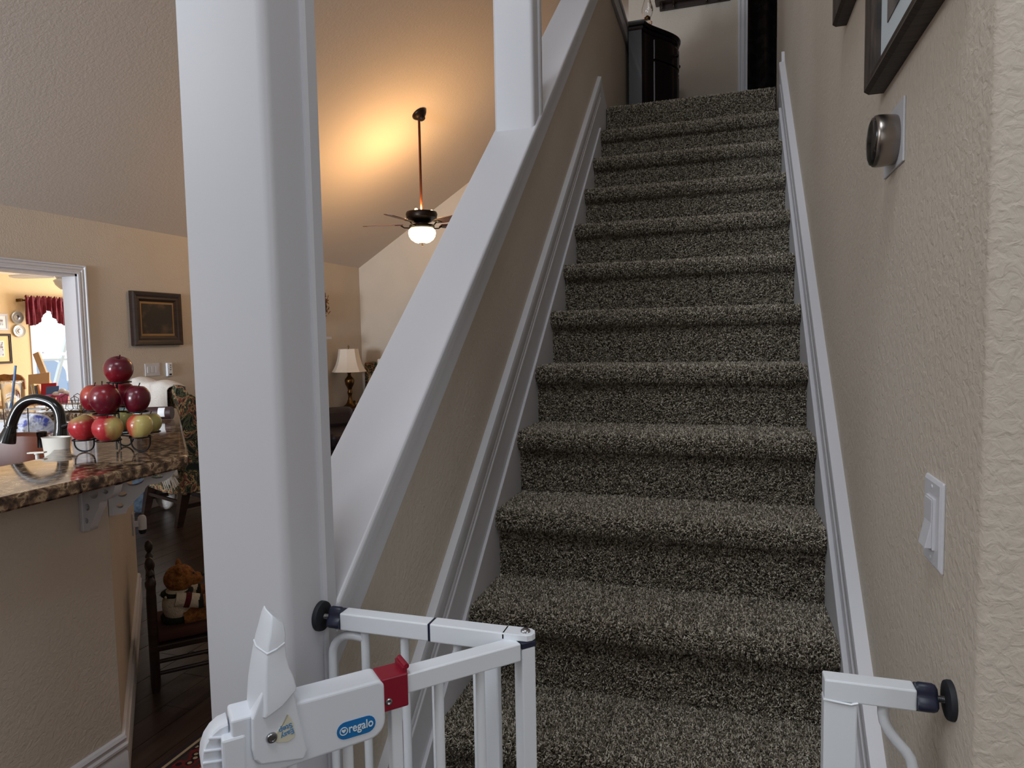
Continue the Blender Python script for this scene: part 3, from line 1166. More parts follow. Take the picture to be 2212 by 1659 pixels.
dw = bow_panel('drawer', .16, .84, CT - .20, CT - .075, .010)
d1_ = bow_panel('cabinet_door', .16, .495, LZ + .09, CT - .215, .010)
d2_ = bow_panel('cabinet_door', .505, .84, LZ + .09, CT - .215, .010)
for ii, z in ((9, CT - .137), (15, CT - .137), (11, LZ + .38), (13, LZ + .38)):
    a, b = bp[ii]
    MB().lathe([(.005, 0), (.005, .010), (.012, .014), (.012, .022), (.006, .026), (.0001, .027)], 12, (a + .010, b, z), Matrix(((0, 0, 1), (0, 1, 0), (-1, 0, 0)))).build('knob', M['bronze'], cab, smooth=50)

ol = thing('oil_lamp', 'clear glass oil lamp standing on the hall cabinet', 'lamp', (-.735, 3.16, CT))
lc_ = (-.735, 3.16, CT)
MB().lathe([(.036, .0), (.038, .006), (.026, .014), (.012, .022), (.012, .03), (.03, .04), (.032, .052), (.018, .064), (.014, .068)], 24, lc_).build('font', M['glass'], ol, smooth=60)
MB().lathe([(.017, .066), (.02, .07), (.02, .082), (.012, .09), (.006, .096)], 18, lc_).build('burner', M['brass'], ol, smooth=50)
m = MB()
pr = [(.021, .084), (.03, .098), (.038, .122), (.036, .145), (.027, .17), (.02, .20), (.017, .24), (.018, .26)]
m.lathe(pr + [(r_ - .0015, z_) for r_, z_ in reversed(pr)], 24, lc_, cap=False)
m.build('chimney', M['glass'], ol, smooth=60)
rk = thing('peg_rack', 'dark wooden peg shelf high on the landing wall', 'peg rack', (-.5, 4.0, 3.15))
ra, rb = at(1416, 12, 1, 3.97), at(1580, -12, 1, 3.97)
rz = ra.z
MB().box(ra.x, -.18, 3.905, 3.999, rz - .002, rz + .035).build('shelf_board', M['darkwood'], rk, bevel=.003)
MB().box(ra.x + .03, -.21, 3.975, 3.999, rz - .04, rz + .25).build('back_board', M['darkwood'], rk, bevel=.003)
for px in (1430, 1455, 1526, 1552):
    x_ = at(px, 14, 1, 3.94).x
    MB().lathe([(.007, 0), (.006, -.012), (.008, -.022), (.0105, -.036), (.009, -.046), (.004, -.051), (.0001, -.052)], 12, (x_, 3.94, rz)).build('peg', M['darkwood'], rk, smooth=60)
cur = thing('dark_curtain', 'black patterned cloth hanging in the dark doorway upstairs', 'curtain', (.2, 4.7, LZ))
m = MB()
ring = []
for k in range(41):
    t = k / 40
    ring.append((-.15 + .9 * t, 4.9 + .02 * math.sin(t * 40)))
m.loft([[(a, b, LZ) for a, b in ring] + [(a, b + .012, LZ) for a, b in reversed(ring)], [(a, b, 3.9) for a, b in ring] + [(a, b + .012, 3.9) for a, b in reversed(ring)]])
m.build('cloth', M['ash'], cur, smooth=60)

# ------------------------------------------------------------------ kitchen peninsula
PW = [(-2.145, YB), (-2.145, .135), (-3.40, 1.39), (-4.45, 1.39)]      # room side of the knee wall


def offset_poly(pts, d):
    out = []
    n = len(pts)
    for i, p in enumerate(pts):
        p = Vector(p)
        a = (p - Vector(pts[i - 1])).normalized() if i > 0 else None
        b = (Vector(pts[i + 1]) - p).normalized() if i < n - 1 else None
        na = Vector((-a.y, a.x)) if a is not None else None
        nb = Vector((-b.y, b.x)) if b is not None else None
        if na is None:
            q = p + nb * d
        elif nb is None:
            q = p + na * d
        else:
            mm = (na + nb).normalized()
            q = p + mm * (d / max(.3, mm.dot(na)))
        out.append((q.x, q.y))
    return out


inner = offset_poly(PW, .11)
m = MB()
m.prism(PW + inner[::-1], lambda a, b: (a, b, FLOOR), lambda a, b: (a, b, BAR - .042))
struct(m.build('wall_peninsula', M['wall']), 'low beige knee wall that carries the granite counter', 'wall')


def base_profile(name, path, side, label, h=.16):
    prof = [(0, 0), (.016, 0), (.016, h * .62), (.012, h * .66), (.012, h * .70), (.018, h * .74), (.018, h * .79), (.011, h * .83), (.011, h * .87), (.015, h * .92), (.010, h * .98), (0, h)]
    m = MB()
    offs = {t: offset_poly(path, -side * t) for t, _ in prof}
    n = len(prof)
    rings = [[(offs[t][i][0], offs[t][i][1], FLOOR + z) for t, z in prof] for i in range(len(path))]
    m.loft(rings)
    o = m.build(name, M['white'], smooth=35)
    return struct(o, label, 'baseboard')


base_profile('baseboard_peninsula', PW, 1, 'white moulded baseboard along the foot of the counter wall')
base_profile('baseboard_left', [(XL, 4.6), (XL, DO + .005)], -1, 'white baseboard along the living room wall', .12)
base_profile('baseboard_far', [(XT, YF), (XL, YF)], -1, 'white baseboard along the far gable wall', .12)

ct = thing('countertop', 'brown speckled granite countertop wrapping around the sink', 'countertop', (-2.4, .3, BAR - .04))
rA = at(128, 936, 2, BAR - .01)
rB = at(60, 934, 2, BAR - .01)
rC = at(-40, 938, 2, BAR - .01)
outer = [(-1.98, -2.6), (-1.98, .27), (-1.984, .305), (-2.002, .338), (-3.275, 1.618), (-3.31, 1.648), (-3.36, 1.675), (-4.45, 1.68)]
innr = [(-4.45, 1.32), (-3.60, 1.32), (-3.16, .88), (-3.14, .78), (-3.02, .62), (-2.70, .41), (-2.52, .235), (-2.462, .165), (-2.445, .08), (-2.44, -1.0), (-2.44, -2.6)]
m = MB()
poly = outer + innr
rings = []
for z, e in ((BAR - .040, .004), (BAR - .034, 0), (BAR - .008, 0), (BAR - .003, .003), (BAR, .008)):
    cx_, cy_ = -2.9, .6
    rr = offset_poly(poly + [poly[0]], e)[:-1] if e else poly
    rings.append([(a, b, z) for a, b in rr])
m.loft(rings)
m.build('slab', M['granite'], ct, smooth=30, tri=True)

# corbels under the overhang
def corbel(name, label, P, u, v, L=.15, Hh=.155):
    """P top inner point on the wall, u outward, v along the wall"""
    P, u, v = Vector(P), Vector(u), Vector(v)
    c = thing(name, label, 'bracket', (P.x, P.y, P.z - Hh))
    q = lambda a, b, t: P + u * a + v * t + Vector((0, 0, b))
    th_ = .014

    def slab(nm, poly, t=None):
        MB().prism(poly, lambda a, b: q(a, b, -(t or th_)), lambda a, b: q(a, b, (t or th_))).build(nm, M['white'], c, bevel=.0015)
    slab('back_plate', [(0, 0), (.012, 0), (.012, -Hh), (0, -Hh)], .018)
    cu = bpy.data.curves.new('tmp_corbel', 'CURVE')
    cu.dimensions = '2D'
    cu.fill_mode = 'BOTH'
    cu.extrude = th_
    outl = [(.012, 0), (1.0 * L, 0), (1.0 * L, -.05 * Hh), (.95 * L, -.17 * Hh), (.85 * L, -.27 * Hh), (.72 * L, -.33 * Hh), (.58 * L, -.35 * Hh), (.54 * L, -.42 * Hh), (.52 * L, -.50 * Hh), (.44 * L, -.60 * Hh), (.36 * L, -.72 * Hh), (.32 * L, -.80 * Hh), (.27 * L, -.86 * Hh), (.24 * L, -.98 * Hh), (.012, -1.0 * Hh)]
    ell = lambda ca, cb, ra_, rb_, rot: [(ca * L + ra_ * L * math.cos(t) * math.cos(rot) - rb_ * Hh * math.sin(t) * math.sin(rot), cb * Hh + ra_ * L * math.cos(t) * math.sin(rot) + rb_ * Hh * math.sin(t) * math.cos(rot)) for t in [2 * PI * k / 16 for k in range(16)]]
    for loop in (outl, ell(.40, -.22, .13, .10, .2), ell(.20, -.50, .07, .07, 0), ell(.72, -.16, .09, .045, -.1), ell(.16, -.78, .05, .06, 0)):
        sp = cu.splines.new('POLY')
        sp.points.add(len(loop) - 1)
        for p_, (a, b) in zip(sp.points, loop):
            p_.co = (a, b, 0, 1)
        sp.use_cyclic_u = True
    to = bpy.data.objects.new('tmp_corbel', cu)
    COL.objects.link(to)
    me = bpy.data.meshes.new_from_object(to.evaluated_get(bpy.context.evaluated_depsgraph_get()))
    bpy.data.objects.remove(to)
    for v_ in me.vertices:
        v_.co = q(v_.co.x, v_.co.y, v_.co.z)
    me.materials.clear()
    me.materials.append(M['white'])
    o = bpy.data.objects.new('scroll_plate', me)
    COL.objects.link(o)
    adopt(o, c)
    slab('top_plate', [(0, .0), (L, .0), (L, -.006), (0, -.006)], .018)
    return c


corbel('corbel', 'white fretwork bracket on the broad face of the counter wall', (-2.144, .05, BAR - .041), (1, 0, 0), (0, 1, 0), L=.145)
s2 = math.sqrt(.5)
corbel('corbel', 'white fretwork bracket at the corner of the counter wall, under the overhang', (-2.158, .150, BAR - .041), (s2, s2, 0), (-s2, s2, 0), L=.20, Hh=.135)

# outlet and plug-in on the angled end
oe = Vector((-3.19, 1.18, 0)) + Vector((s2, s2, 0)) * .0005
un, al = Vector((s2, s2, 0)), Vector((-s2, s2, 0))
ou = thing('wall_outlet', 'white outlet plate on the angled end of the counter wall', 'outlet', (oe.x, oe.y, -.30))
MB().obox(oe + Vector((0, 0, -.245)) + un * .003, al, un, (0, 0, 1), .035, .003, .057).build('cover_plate', M['white'], ou, bevel=.001)
MB().obox(oe + Vector((0, 0, -.225)) + un * .007, al, un, (0, 0, 1), .016, .0015, .014).build('socket', M['white'], ou, bevel=.001)
pg = thing('night_light', 'small white plug-in with a black base in the counter outlet', 'night light', (oe.x, oe.y, -.285))
m = MB()
pc = oe + un * .045 + al * .012
m.lathe([(.0001, .048), (.012, .046), (.019, .038), (.021, .025), (.020, -.028)], 18, pc + Vector((0, 0, -.255)))
m.build('white_shell', M['plastic'], pg, smooth=50)
m = MB()
m.lathe([(.020, -.028), (.018, -.043), (.012, -.052), (.0001, -.054)], 18, pc + Vector((0, 0, -.255)))
m.build('black_base', M['rubber'], pg, smooth=50)
MB().obox(oe + un * .016 + Vector((0, 0, -.25)) + al * .006, al, un, (0, 0, 1), .012, .012, .014).build('plug_body', M['plastic'], pg, bevel=.002)

# sink
sk = thing('sink', 'brown copper sink set into the granite counter', 'sink', (-2.9, .2, .05))
so = [(-2.45, -.75), (-2.452, .09), (-2.47, .17), (-2.53, .24), (-2.71, .42), (rA.x, rA.y), (rB.x, rB.y), (rC.x, rC.y), (rC.x - .1, rC.y - .6), (-3.2, -.75)]
cx_ = sum(p[0] for p in so) / len(so)
cy_ = sum(p[1] for p in so) / len(so)
sc = lambda f: [(cx_ + (a - cx_) * f, cy_ + (b - cy_) * f) for a, b in so]
rings = []
for f, z in ((1.0, BAR - .22), (1.0, BAR - .048), (1.0, BAR - .045), (.985, BAR - .042), (.94, BAR - .043), (.915, BAR - .055), (.905, BAR - .09), (.89, BAR - .20), (.80, BAR - .235)):
    rings.append([(a, b, z) for a, b in sc(f)])
# far rim stands proud (apron front)
m = MB()
vs = []
for i, r_ in enumerate(rings):
    for j, p in enumerate(r_):
        up_ = .035 if j in (5, 6, 7) and i >= 1 else 0
        vs.append((p[0], p[1], p[2] + up_))
n_ = len(so)
fs = []
for i in range(len(rings) - 1):
    for j in range(n_):
        fs.append((i * n_ + j, i * n_ + (j + 1) % n_, (i + 1) * n_ + (j + 1) % n_, (i + 1) * n_ + j))
fs.append(tuple(range((len(rings) - 1) * n_, len(rings) * n_)))
m.add(vs, fs)
m.build('basin', M['copper'], sk, smooth=40)
scab = thing('sink_cabinet', 'white cabinet carrying the copper sink', 'cabinet', (cx_, cy_, FLOOR))
m = MB()
m.loft([[(a, b, FLOOR) for a, b in sc(.95)], [(a, b, BAR - .238) for a, b in sc(.95)]])
m.build('body', M['white'], scab)
e0, e1 = Vector((*sc(.95)[8], 0)), Vector((*sc(.95)[7], 0))
e0, e1 = Vector((*sc(.95)[9], 0)), Vector((*sc(.95)[8], 0))
for t0_, t1_ in ((.03, .49), (.51, .97)):
    A_, B_ = e0.lerp(e1, t0_), e0.lerp(e1, t1_)
    nn_ = Vector((-(e1 - e0).y, (e1 - e0).x, 0)).normalized()
    d_ = MB().bar(A_ + nn_ * .009 + Vector((0, 0, -.33)), B_ + nn_ * .009 + Vector((0, 0, -.33)), .018, .68).build('cabinet_door', M['white'], scab, bevel=.003)
    MB().ball(A_.lerp(B_, .5) + nn_ * .03 + Vector((0, 0, -.05)), .014, n=10, m=8).build('knob', M['bronze'], d_, smooth=60)
MB().lathe([(.0001, .004), (.03, .004), (.042, .0), (.044, -.004)], 20, (cx_ + .05, cy_ + .05, BAR - .229)).build('drain', M['bronze'], sk, smooth=50)

fc = thing('faucet', 'black arched kitchen faucet bending over the copper sink', 'faucet', (-2.97, .64, BAR))
path = [(131, 950), (131, 915), (129, 896), (122, 880), (110, 870), (93, 864), (75, 862), (57, 867), (42, 879), (32, 896), (26, 912), (24, 922)]
P3 = [dep(a, b, 2.73) for a, b in path]
base0 = Vector((P3[0].x, P3[0].y, BAR))
P3 = [base0 + Vector((0, 0, -.0))] + P3
# smooth the path
def smooth_path(P, n=4):
    out = []
    for i in range(len(P) - 1):
        p0, p1, p2, p3 = P[max(i - 1, 0)], P[i], P[i + 1], P[min(i + 2, len(P) - 1)]
        for k in range(n):
            t = k / n
            out.append(.5 * ((2 * p1) + (p2 - p0) * t + (2 * p0 - 5 * p1 + 4 * p2 - p3) * t * t + (3 * p1 - p0 - 3 * p2 + p3) * t ** 3))
    out.append(P[-1])
    return out


MB().tube(smooth_path(P3[2:]), .0205, 14).build('spout', M['blackgloss'], fc, smooth=60)
MB().tube([base0, base0 + Vector((0, 0, .01)), P3[2] - Vector((0, 0, .02)), P3[2] + Vector((0, 0, .004))], [.03, .027, .0235, .021], 18).build('faucet_body', M['blackgloss'], fc, smooth=50)
h0, h1 = dep(24, 920, 2.73), dep(14, 955, 2.73)
MB().tube([h0, h0.lerp(h1, .1), h0.lerp(h1, .12), h0.lerp(h1, .75), h1], [.0235, .0245, .021, .030, .0325], 18).build('spray_head', M['blackgloss'], fc, smooth=50)
lv = base0 + Vector((0, 0, .05))
MB().tube([lv, lv + UP * .02 + RT * .07 - FW * .02], [.011, .007], 10).build('lever', M['blackgloss'], fc, smooth=60)
b2 = dep(90, 938, 2.85)
sd = thing('soap_dispenser', 'black deck sprayer behind the faucet arch', 'dispenser', (b2.x, b2.y, BAR - .045))
MB().lathe([(.018, BAR - .046 - b2.z), (.017, -.012), (.019, -.004), (.020, .01), (.012, .014), (.0001, .014)], 16, b2).build('nozzle', M['blackgloss'], sd, smooth=50)

cp = dep(121, 944, 2.50)
cu_ = thing('utensil_holder', 'white tapered holder standing in the sink by the faucet', 'holder', (cp.x, cp.y, BAR - .14))
m = MB()
hz = [(.038, -.145), (.043, -.08), (.0505, -.004), (.0525, .0), (.0500, .0), (.041, -.08), (.036, -.138), (.0001, -.138)]
m.lathe([(.0001, -.145)] + hz, 28, cp, sx=1.0, sy=.62, M=Matrix.Rotation(YAW, 3, 'Z'), cap=False)
m.build('cup', M['ceramic'], cu_, smooth=50)
sp_ = at(88, 984, 2, BAR + .004)
pu = thing('soap_pump', 'small white soap pump at the edge of the sink', 'soap pump', (sp_.x, sp_.y, BAR - .14))
sp_ = sp_ - Vector((.03, -.01, 0))
MB().lathe([(.022, -.145), (.024, -.04), (.012, -.03), (.006, -.026), (.006, .0), (.009, .002), (.009, .008), (.0001, .009)], 16, sp_).build('bottle', M['ceramic'], pu, smooth=50)
MB().bar(sp_ + Vector((0, 0, .006)) - RT * .03, sp_ + Vector((0, 0, .009)) + RT * .03, .018, .005).build('pump_head', M['ceramic'], pu, bevel=.0015)

# far leg: lower counter with drawers on the kitchen side
kc = thing('base_cabinet', 'white base cabinet with drawers under the far counter', 'cabinet', (-4.0, 1.1, FLOOR))
MB().box(-4.45, -3.62, .80, 1.27, FLOOR, .13).build('body', M['white'], kc)
MB().box(-4.45, -3.60, .76, 1.275, .131, .165).build('worktop', M['granite'], kc, bevel=.003)
for i in range(2):
    for z0, z1 in ((-.05, .11), (-.30, -.07), (-.62, -.32)):
        dr_ = MB().box(-4.43 + i * .41, -4.04 + i * .41, .783, .80, z0, z1).build('drawer', M['white'], kc, bevel=.003)
        MB().bar((-4.30 + i * .41, .772, (z0 + z1) / 2), (-4.17 + i * .41, .772, (z0 + z1) / 2), .012, .01).build('pull', M['bronze'], dr_, bevel=.002)
MB().box(-4.45, -3.62, 1.262, 1.28, .165, .26).build('back_panel', M['white'], kc)
# bag and clear box on the lower counter
bgp = dep(68, 930, 3.72)
bgp.z = .165
m = MB()
n, mm_ = 22, 10
rings = []
for i in range(mm_ + 1):
    th_ = -PI / 2 + PI * i / mm_
    ring = []
    for k in range(n):
        a = 2 * PI * k / n
        rr = math.cos(th_) ** .5 * (1 + .13 * math.sin(3 * a + i) + .07 * math.sin(7 * a + 2 * i))
        ring.append((bgp.x + .125 * rr * math.cos(a), bgp.y + .08 * rr * math.sin(a), .166 + .075 + .075 * math.sin(th_) * (1 + .12 * math.sin(2 * a + 1))))
    rings.append(ring)
m.loft(rings)
tag(m.build('plastic_bag', M['bag'], smooth=50), 'crumpled blue and white plastic bag behind the faucet', 'bag')
gp = dep(36, 918, 3.55)
gl = MB()
gz = .166
q = [(-.045, -.03), (.045, -.03), (.045, .03), (-.045, .03)]
qi = [(a * .9, b * .9) for a, b in q]
q2 = lambda L, z, s_=1: [(gp.x + a * s_, gp.y + b * s_, z) for a, b in L]
gl.loft([q2(q, gz), q2(q, gz + .2, 1.08), q2(qi, gz + .2, 1.08), q2(qi, gz + .006)])
tag(gl.build('clear_canister', M['glass'], bevel=.002), 'clear rectangular canister behind the faucet arch', 'canister')

# things on the far strip of granite
tb = thing('tumbler', 'tall clear plastic tumbler with a lid line at the left edge', 'tumbler', (-4.13, 1.40, BAR))
tp = at(28, 887, 2, BAR + .001)
m = MB()
m.lathe([(.0001, .0), (.036, .0), (.037, .004), (.055, .165), (.060, .170), (.060, .176), (.0565, .176), (.0525, .166), (.0345, .008), (.0001, .006)], 26, tp, cap=False)
m.build('cup', M['glass'], tb, smooth=50)
m = MB()
m.lathe([(.0001, .009), (.033, .010), (.0365, .05), (.0001, .05)], 20, tp, cap=False)
m.build('drink', mat('water', (.9, .94, 1, 1), .0, trans=1, ior=1.33), tb, smooth=40)
st = tag(MB().tube([tp + Vector((-.012, .0, .012)), tp + RT * .034 + Vector((0, 0, .268))], .0062, 10).build('drinking_straw', M['straw'], smooth=50), 'blue straw leaning in the clear tumbler', 'straw')
wb = at(100, 890, 2, BAR)
we = at(176, 890, 2, BAR)
bk = thing('wire_basket', 'low wire basket with a looped heart rim full of papers', 'basket', (wb.x, wb.y, BAR))
dx = (we - wb)
dxn = dx.normalized()
dyn = Vector((-dxn.y, dxn.x, 0))
if dyn.y < 0:
    dyn = -dyn
B4 = [wb, we, we + dyn * .19, wb + dyn * .19]
for z_, r_ in ((.004, .0024), (.050, .0020)):
    MB().tube([p + Vector((0, 0, z_)) for p in B4], r_, 6, closed=True).build('rim_wire', M['brass'], bk, smooth=50)
for i in range(4):
    a, b = B4[i], B4[(i + 1) % 4]
    L = (b - a).length
    nl = max(2, int(L / .07))
    pts = []
    for k in range(nl * 8 + 1):
        t = k / (nl * 8)
        ph = t * nl * 2 * PI
        pts.append(a.lerp(b, t) + (b - a).normalized() * (.016 * math.sin(2 * ph)) + Vector((0, 0, .006 + .085 * (.5 - .5 * math.cos(ph)))))
    MB().tube(pts, .0022, 5).build('loop_wire', M['brass'], bk, smooth=50)
    MB().tube([a + Vector((0, 0, .004)), a + Vector((0, 0, .05))], .0028, 6).build('corner_wire', M['brass'], bk, smooth=50)
for k in range(3):
    c_ = (B4[0] + B4[2]) / 2
    o = MB().obox(c_ + Vector((.004 * k, -.004 * k, .012 + .011 * k)), dxn, dyn, (0, 0, 1), dx.length / 2 - .03, .075, .0045).build('paper_stack', M['paper'])
    tag(o, ['stack of white papers at the bottom of the wire basket', 'middle stack of papers in the wire basket', 'top stack of papers in the wire basket'][k], 'papers')
for k, (px, py, w_) in enumerate(((70, 884, .09), (128, 888, .075))):
    p = at(px, py, 2, BAR + .001)
    p = p + (dyn * (.02 if k == 0 else -.035))
    tag(MB().obox(p + Vector((0, 0, .0012 + .0014 * k)), dxn, dyn, (0, 0, 1), w_, .05 if k == 0 else .03, .001).build('paper_sheet', M['paper']),
        ['white paper lying left of the wire basket', 'white paper sticking out in front of the wire basket'][k], 'paper')

# rolled magazine on the angled counter
ma, mb_ = at(236, 897, 2, BAR + .03), at(372, 893, 2, BAR + .03)
ma.z = mb_.z = BAR + .0335
mgz = thing('rolled_magazine', 'rolled magazine with a white label lying on the granite by the fruit stand', 'magazine', (ma.x, ma.y, BAR))
mid = ma.lerp(mb_, .52)
MB().tube([ma, mid], .032, 20).build('cover', M['mag'], mgz, smooth=50)
MB().tube([mid, mb_], .0322, 20).build('back_cover', M['magdark'], mgz, smooth=50)
lb = ma.lerp(mb_, .86)
dm = (mb_ - ma).normalized()
sn = Vector((dm.y, -dm.x, 0))
if sn.dot(CAM - ma) < 0:
    sn = -sn
rings = []
for e in (-.016, .016):
    rings.append([lb + dm * e + sn * (.0335 * math.cos(t)) + Vector((0, 0, .0335 * math.sin(t))) for t in [-.5 + 1.5 * k / 6 for k in range(7)]] +
                 [lb + dm * e + sn * (.0315 * math.cos(t)) + Vector((0, 0, .0315 * math.sin(t))) for t in [-.5 + 1.5 * k / 6 for k in range(6, -1, -1)]])
MB().loft(rings).build('label', M['label'], mgz)

# ------------------------------------------------------------------ fruit stand and apples
FC = Vector((-2.32, .345, BAR))
fdep = (FC - CAM).dot(FW)
fs_ = thing('fruit_stand', 'black wire three-tier fruit stand on the granite corner', 'fruit stand', FC)


def apple_mat(i, c1, c2, axis, bias, soft=.25):
    m = mat('apple_skin_%d' % i, c1, .28, coat=.25)
    nt = m.node_tree
    b = nt.nodes['Principled BSDF']
    tc = nt.nodes.new('ShaderNodeTexCoord')
    dot = nt.nodes.new('ShaderNodeVectorMath')
    dot.operation = 'DOT_PRODUCT'
    dot.inputs[1].default_value = axis
    nz = nt.nodes.new('ShaderNodeTexNoise')
    nz.inputs['Scale'].default_value = 38
    nz.inputs['Detail'].default_value = 5
    mp = nt.nodes.new('ShaderNodeMapping')
    mp.inputs['Scale'].default_value = (1, 1, .25)
    md = nt.nodes.new('ShaderNodeMath')
    md.operation = 'MULTIPLY_ADD'
    md.inputs[1].default_value = 1 / .05
    mx = nt.nodes.new('ShaderNodeMath')
    mx.operation = 'MULTIPLY_ADD'
    mx.inputs[1].default_value = .9
    rp = nt.nodes.new('ShaderNodeValToRGB')
    rp.color_ramp.elements[0].position = .5 - soft
    rp.color_ramp.elements[1].position = .5 + soft
    rp.color_ramp.elements[0].color = c1
    rp.color_ramp.elements[1].color = c2
    nt.links.new(tc.outputs['Object'], dot.inputs[0])
    nt.links.new(tc.outputs['Object'], mp.inputs[0])
    nt.links.new(mp.outputs[0], nz.inputs['Vector'])
    nt.links.new(dot.outputs['Value'], md.inputs[0])
    md.inputs[2].default_value = bias
    nt.links.new(nz.outputs[0], mx.inputs[0])
    nt.links.new(md.outputs[0], mx.inputs[2])
    nt.links.new(mx.outputs[0], rp.inputs[0])
    nt.links.new(rp.outputs[0], b.inputs['Base Color'])
    return m


RED, DRED, PINKR = S(118, 20, 32), S(88, 14, 32), S(172, 46, 52)
YEL, GRN, ORG = S(190, 174, 108), S(156, 146, 90), S(168, 66, 50)
rt3 = tuple(RT)
apples = [
    # px, py, depth offset, radius, colour1, colour2, axis, bias, tilt(x,y), label, tall
    (256, 800, 0.0, .0480, RED, DRED, (0, 0, 1), -.2, (.15, .28), 'big red apple alone on the top of the fruit stand', 1.18),
    (203, 861, .055, .0450, RED, ORG, (0, 0, 1), -.15, (.0, .1), 'orange-tinged red apple at the left of the middle tier', 1.28),
    (227, 864, -.06, .0490, DRED, RED, (0, 0, 1), -.1, (.1, -.1), 'glossy red apple at the front of the middle tier', 1.30),
    (266, 853, .075, .0430, DRED, RED, (0, 0, 1), -.3, (.0, .1), 'red apple half hidden behind the post of the middle tier', 1.25),
    (296, 863, -.01, .0430, DRED, DRED, (0, 0, 1), 0, (-.1, .1), 'dark red apple at the right of the middle tier', 1.34),
    (180, 925, -.03, .0450, PINKR, GRN, (.2, .0, 1), -.75, (.25, -.35), 'red apple with a green shoulder at the left of the bottom tier', 1.18),
    (233, 927, -.085, .0490, PINKR, YEL, (.85, .3, .1), -.45, (.1, .1), 'apple half pink half yellow at the front of the bottom tier', 1.05),
    (302, 921, -.05, .0430, ORG, YEL, (.9, .4, -.1), .15, (-.08, .1), 'yellow-green apple with a stem at the right of the bottom tier', 1.14),
    (326, 914, .06, .0370, YEL, GRN, (1, 0, 0), 0, (.0, .0), 'small pale green apple furthest right on the bottom tier', 1.14),
    (268, 909, .085, .0410, GRN, ORG, (-1, 0, 0), -.3, (.0, .0), 'green apple at the back of the bottom tier behind the post', 1.12),
    (212, 912, .075, .0400, GRN, ORG, (1, 0, .3), -.3, (.0, .0), 'brownish green apple at the back left of the bottom tier', 1.08),
]
rings_c = []
for i, (px, py, dd, r_, c1, c2, ax, bi, tl, lab, tall) in enumerate(apples):
    c_ = dep(px, py, fdep + dd)
    n = 26
    prof = []
    for k in range(17):
        u = k / 16
        th_ = PI * u
        rad = math.sin(th_) * (1 + .10 * math.cos(th_))
        z = math.cos(th_) * .92
        if u < .22:
            z -= .26 * math.exp(-(rad / .22) ** 2)
        if u > .82:
            z += .20 * math.exp(-(rad / .20) ** 2)
        prof.append((max(rad, .004), z))
    m = MB()
    rings = []
    for k, (rad, z) in enumerate(prof):
        ring = []
        for q_ in range(n):
            a = 2 * PI * q_ / n
            lob = 1 + .03 * math.cos(5 * a + i) * (1 if k > 9 else .4)
            ring.append((rad * lob * r_ * math.cos(a), rad * lob * r_ * math.sin(a), z * r_ * tall))
        rings.append(ring)
    m.loft(rings)
    o = m.build('apple', apple_mat(i, c1, c2, ax, bi), smooth=80)
    o.location = c_
    o.rotation_euler = (tl[0], tl[1], i * .0)
    tag(o, lab, 'apple', 'apples on the fruit stand')
    m = MB()
    m.tube([(0, 0, r_ * .62 * tall), (.001, 0, r_ * .85 * tall), (.004, .001, r_ * 1.05 * tall)], [.0018, .0016, .0022], 6)
    s_ = m.build('stem', M['darkwood'], None, smooth=60)
    s_.parent = o
    rings_c.append((c_, r_ * tall, r_))
for i, (c_, rt_, r_) in enumerate(rings_c):
    zz = c_.z - rt_ * .76
    rr = r_ * .80
    cen = Vector((c_.x, c_.y, zz))
    pts = [cen + Vector((rr * math.cos(2 * PI * k / 20), rr * math.sin(2 * PI * k / 20), 0)) for k in range(20)]
    MB().tube(pts, .0026, 6, closed=True).build('ring', M['black'], fs_, smooth=60)
    tow = Vector((FC.x - cen.x, FC.y - cen.y, 0))
    if tow.length > .03 and i > 0:
        a = cen + tow.normalized() * rr
        b = Vector((FC.x, FC.y, zz + .002))
        MB().tube([a, b], .0026, 6).build('spoke', M['black'], fs_, smooth=60)
ztop = rings_c[0][0].z - rings_c[0][1] * .76
zmid = rings_c[2][0].z - rings_c[2][1] * .76
zbot = rings_c[6][0].z - rings_c[6][1] * .76
for e in (-.007, .007):
    q = FC + RT * e
    MB().tube([Vector((q.x, q.y, BAR + .004)), Vector((q.x, q.y, ztop))], .0032, 6).build('post', M['black'], fs_, smooth=60)
c0, r0_ = rings_c[0][0], rings_c[0][2]
q = Vector((c0.x, c0.y, ztop)) - RT * (r0_ * .80)
MB().tube([q, q - Vector((0, 0, .04)), Vector((FC.x, FC.y, ztop - .085))], .0026, 6).build('strut', M['black'], fs_, smooth=60)
for idx in (5, 7, 9):
    c_, rt_, r_ = rings_c[idx]
    zz = c_.z - rt_ * .76
    rr = r_ * .80
    hgt = zz - (BAR + .0027)
    # legs hang like a U below the ring
    pts = []
    for k in range(13):
        a = PI * k / 12
        pts.append(Vector((c_.x, c_.y, zz - hgt * math.sin(a) ** .6)) - RT * (rr * math.cos(a)))
    MB().tube(pts, .0029, 6).build('leg', M['black'], fs_, smooth=60)

# ------------------------------------------------------------------ doorway to the breakfast room
dcase = thing('door_1', 'white moulded casing around the breakfast room doorway', 'door casing', (XL, D1, FLOOR), kind='structure')
m = MB()
CW = DO - D1
prof = [(0, 0), (.016, 0), (.018, .012), (.012, .020), (.012, CW * .4), (.018, CW * .48), (.013, CW * .56), (.013, CW * .74), (.022, CW * .82), (.024, CW - .006), (.018, CW), (0, CW)]
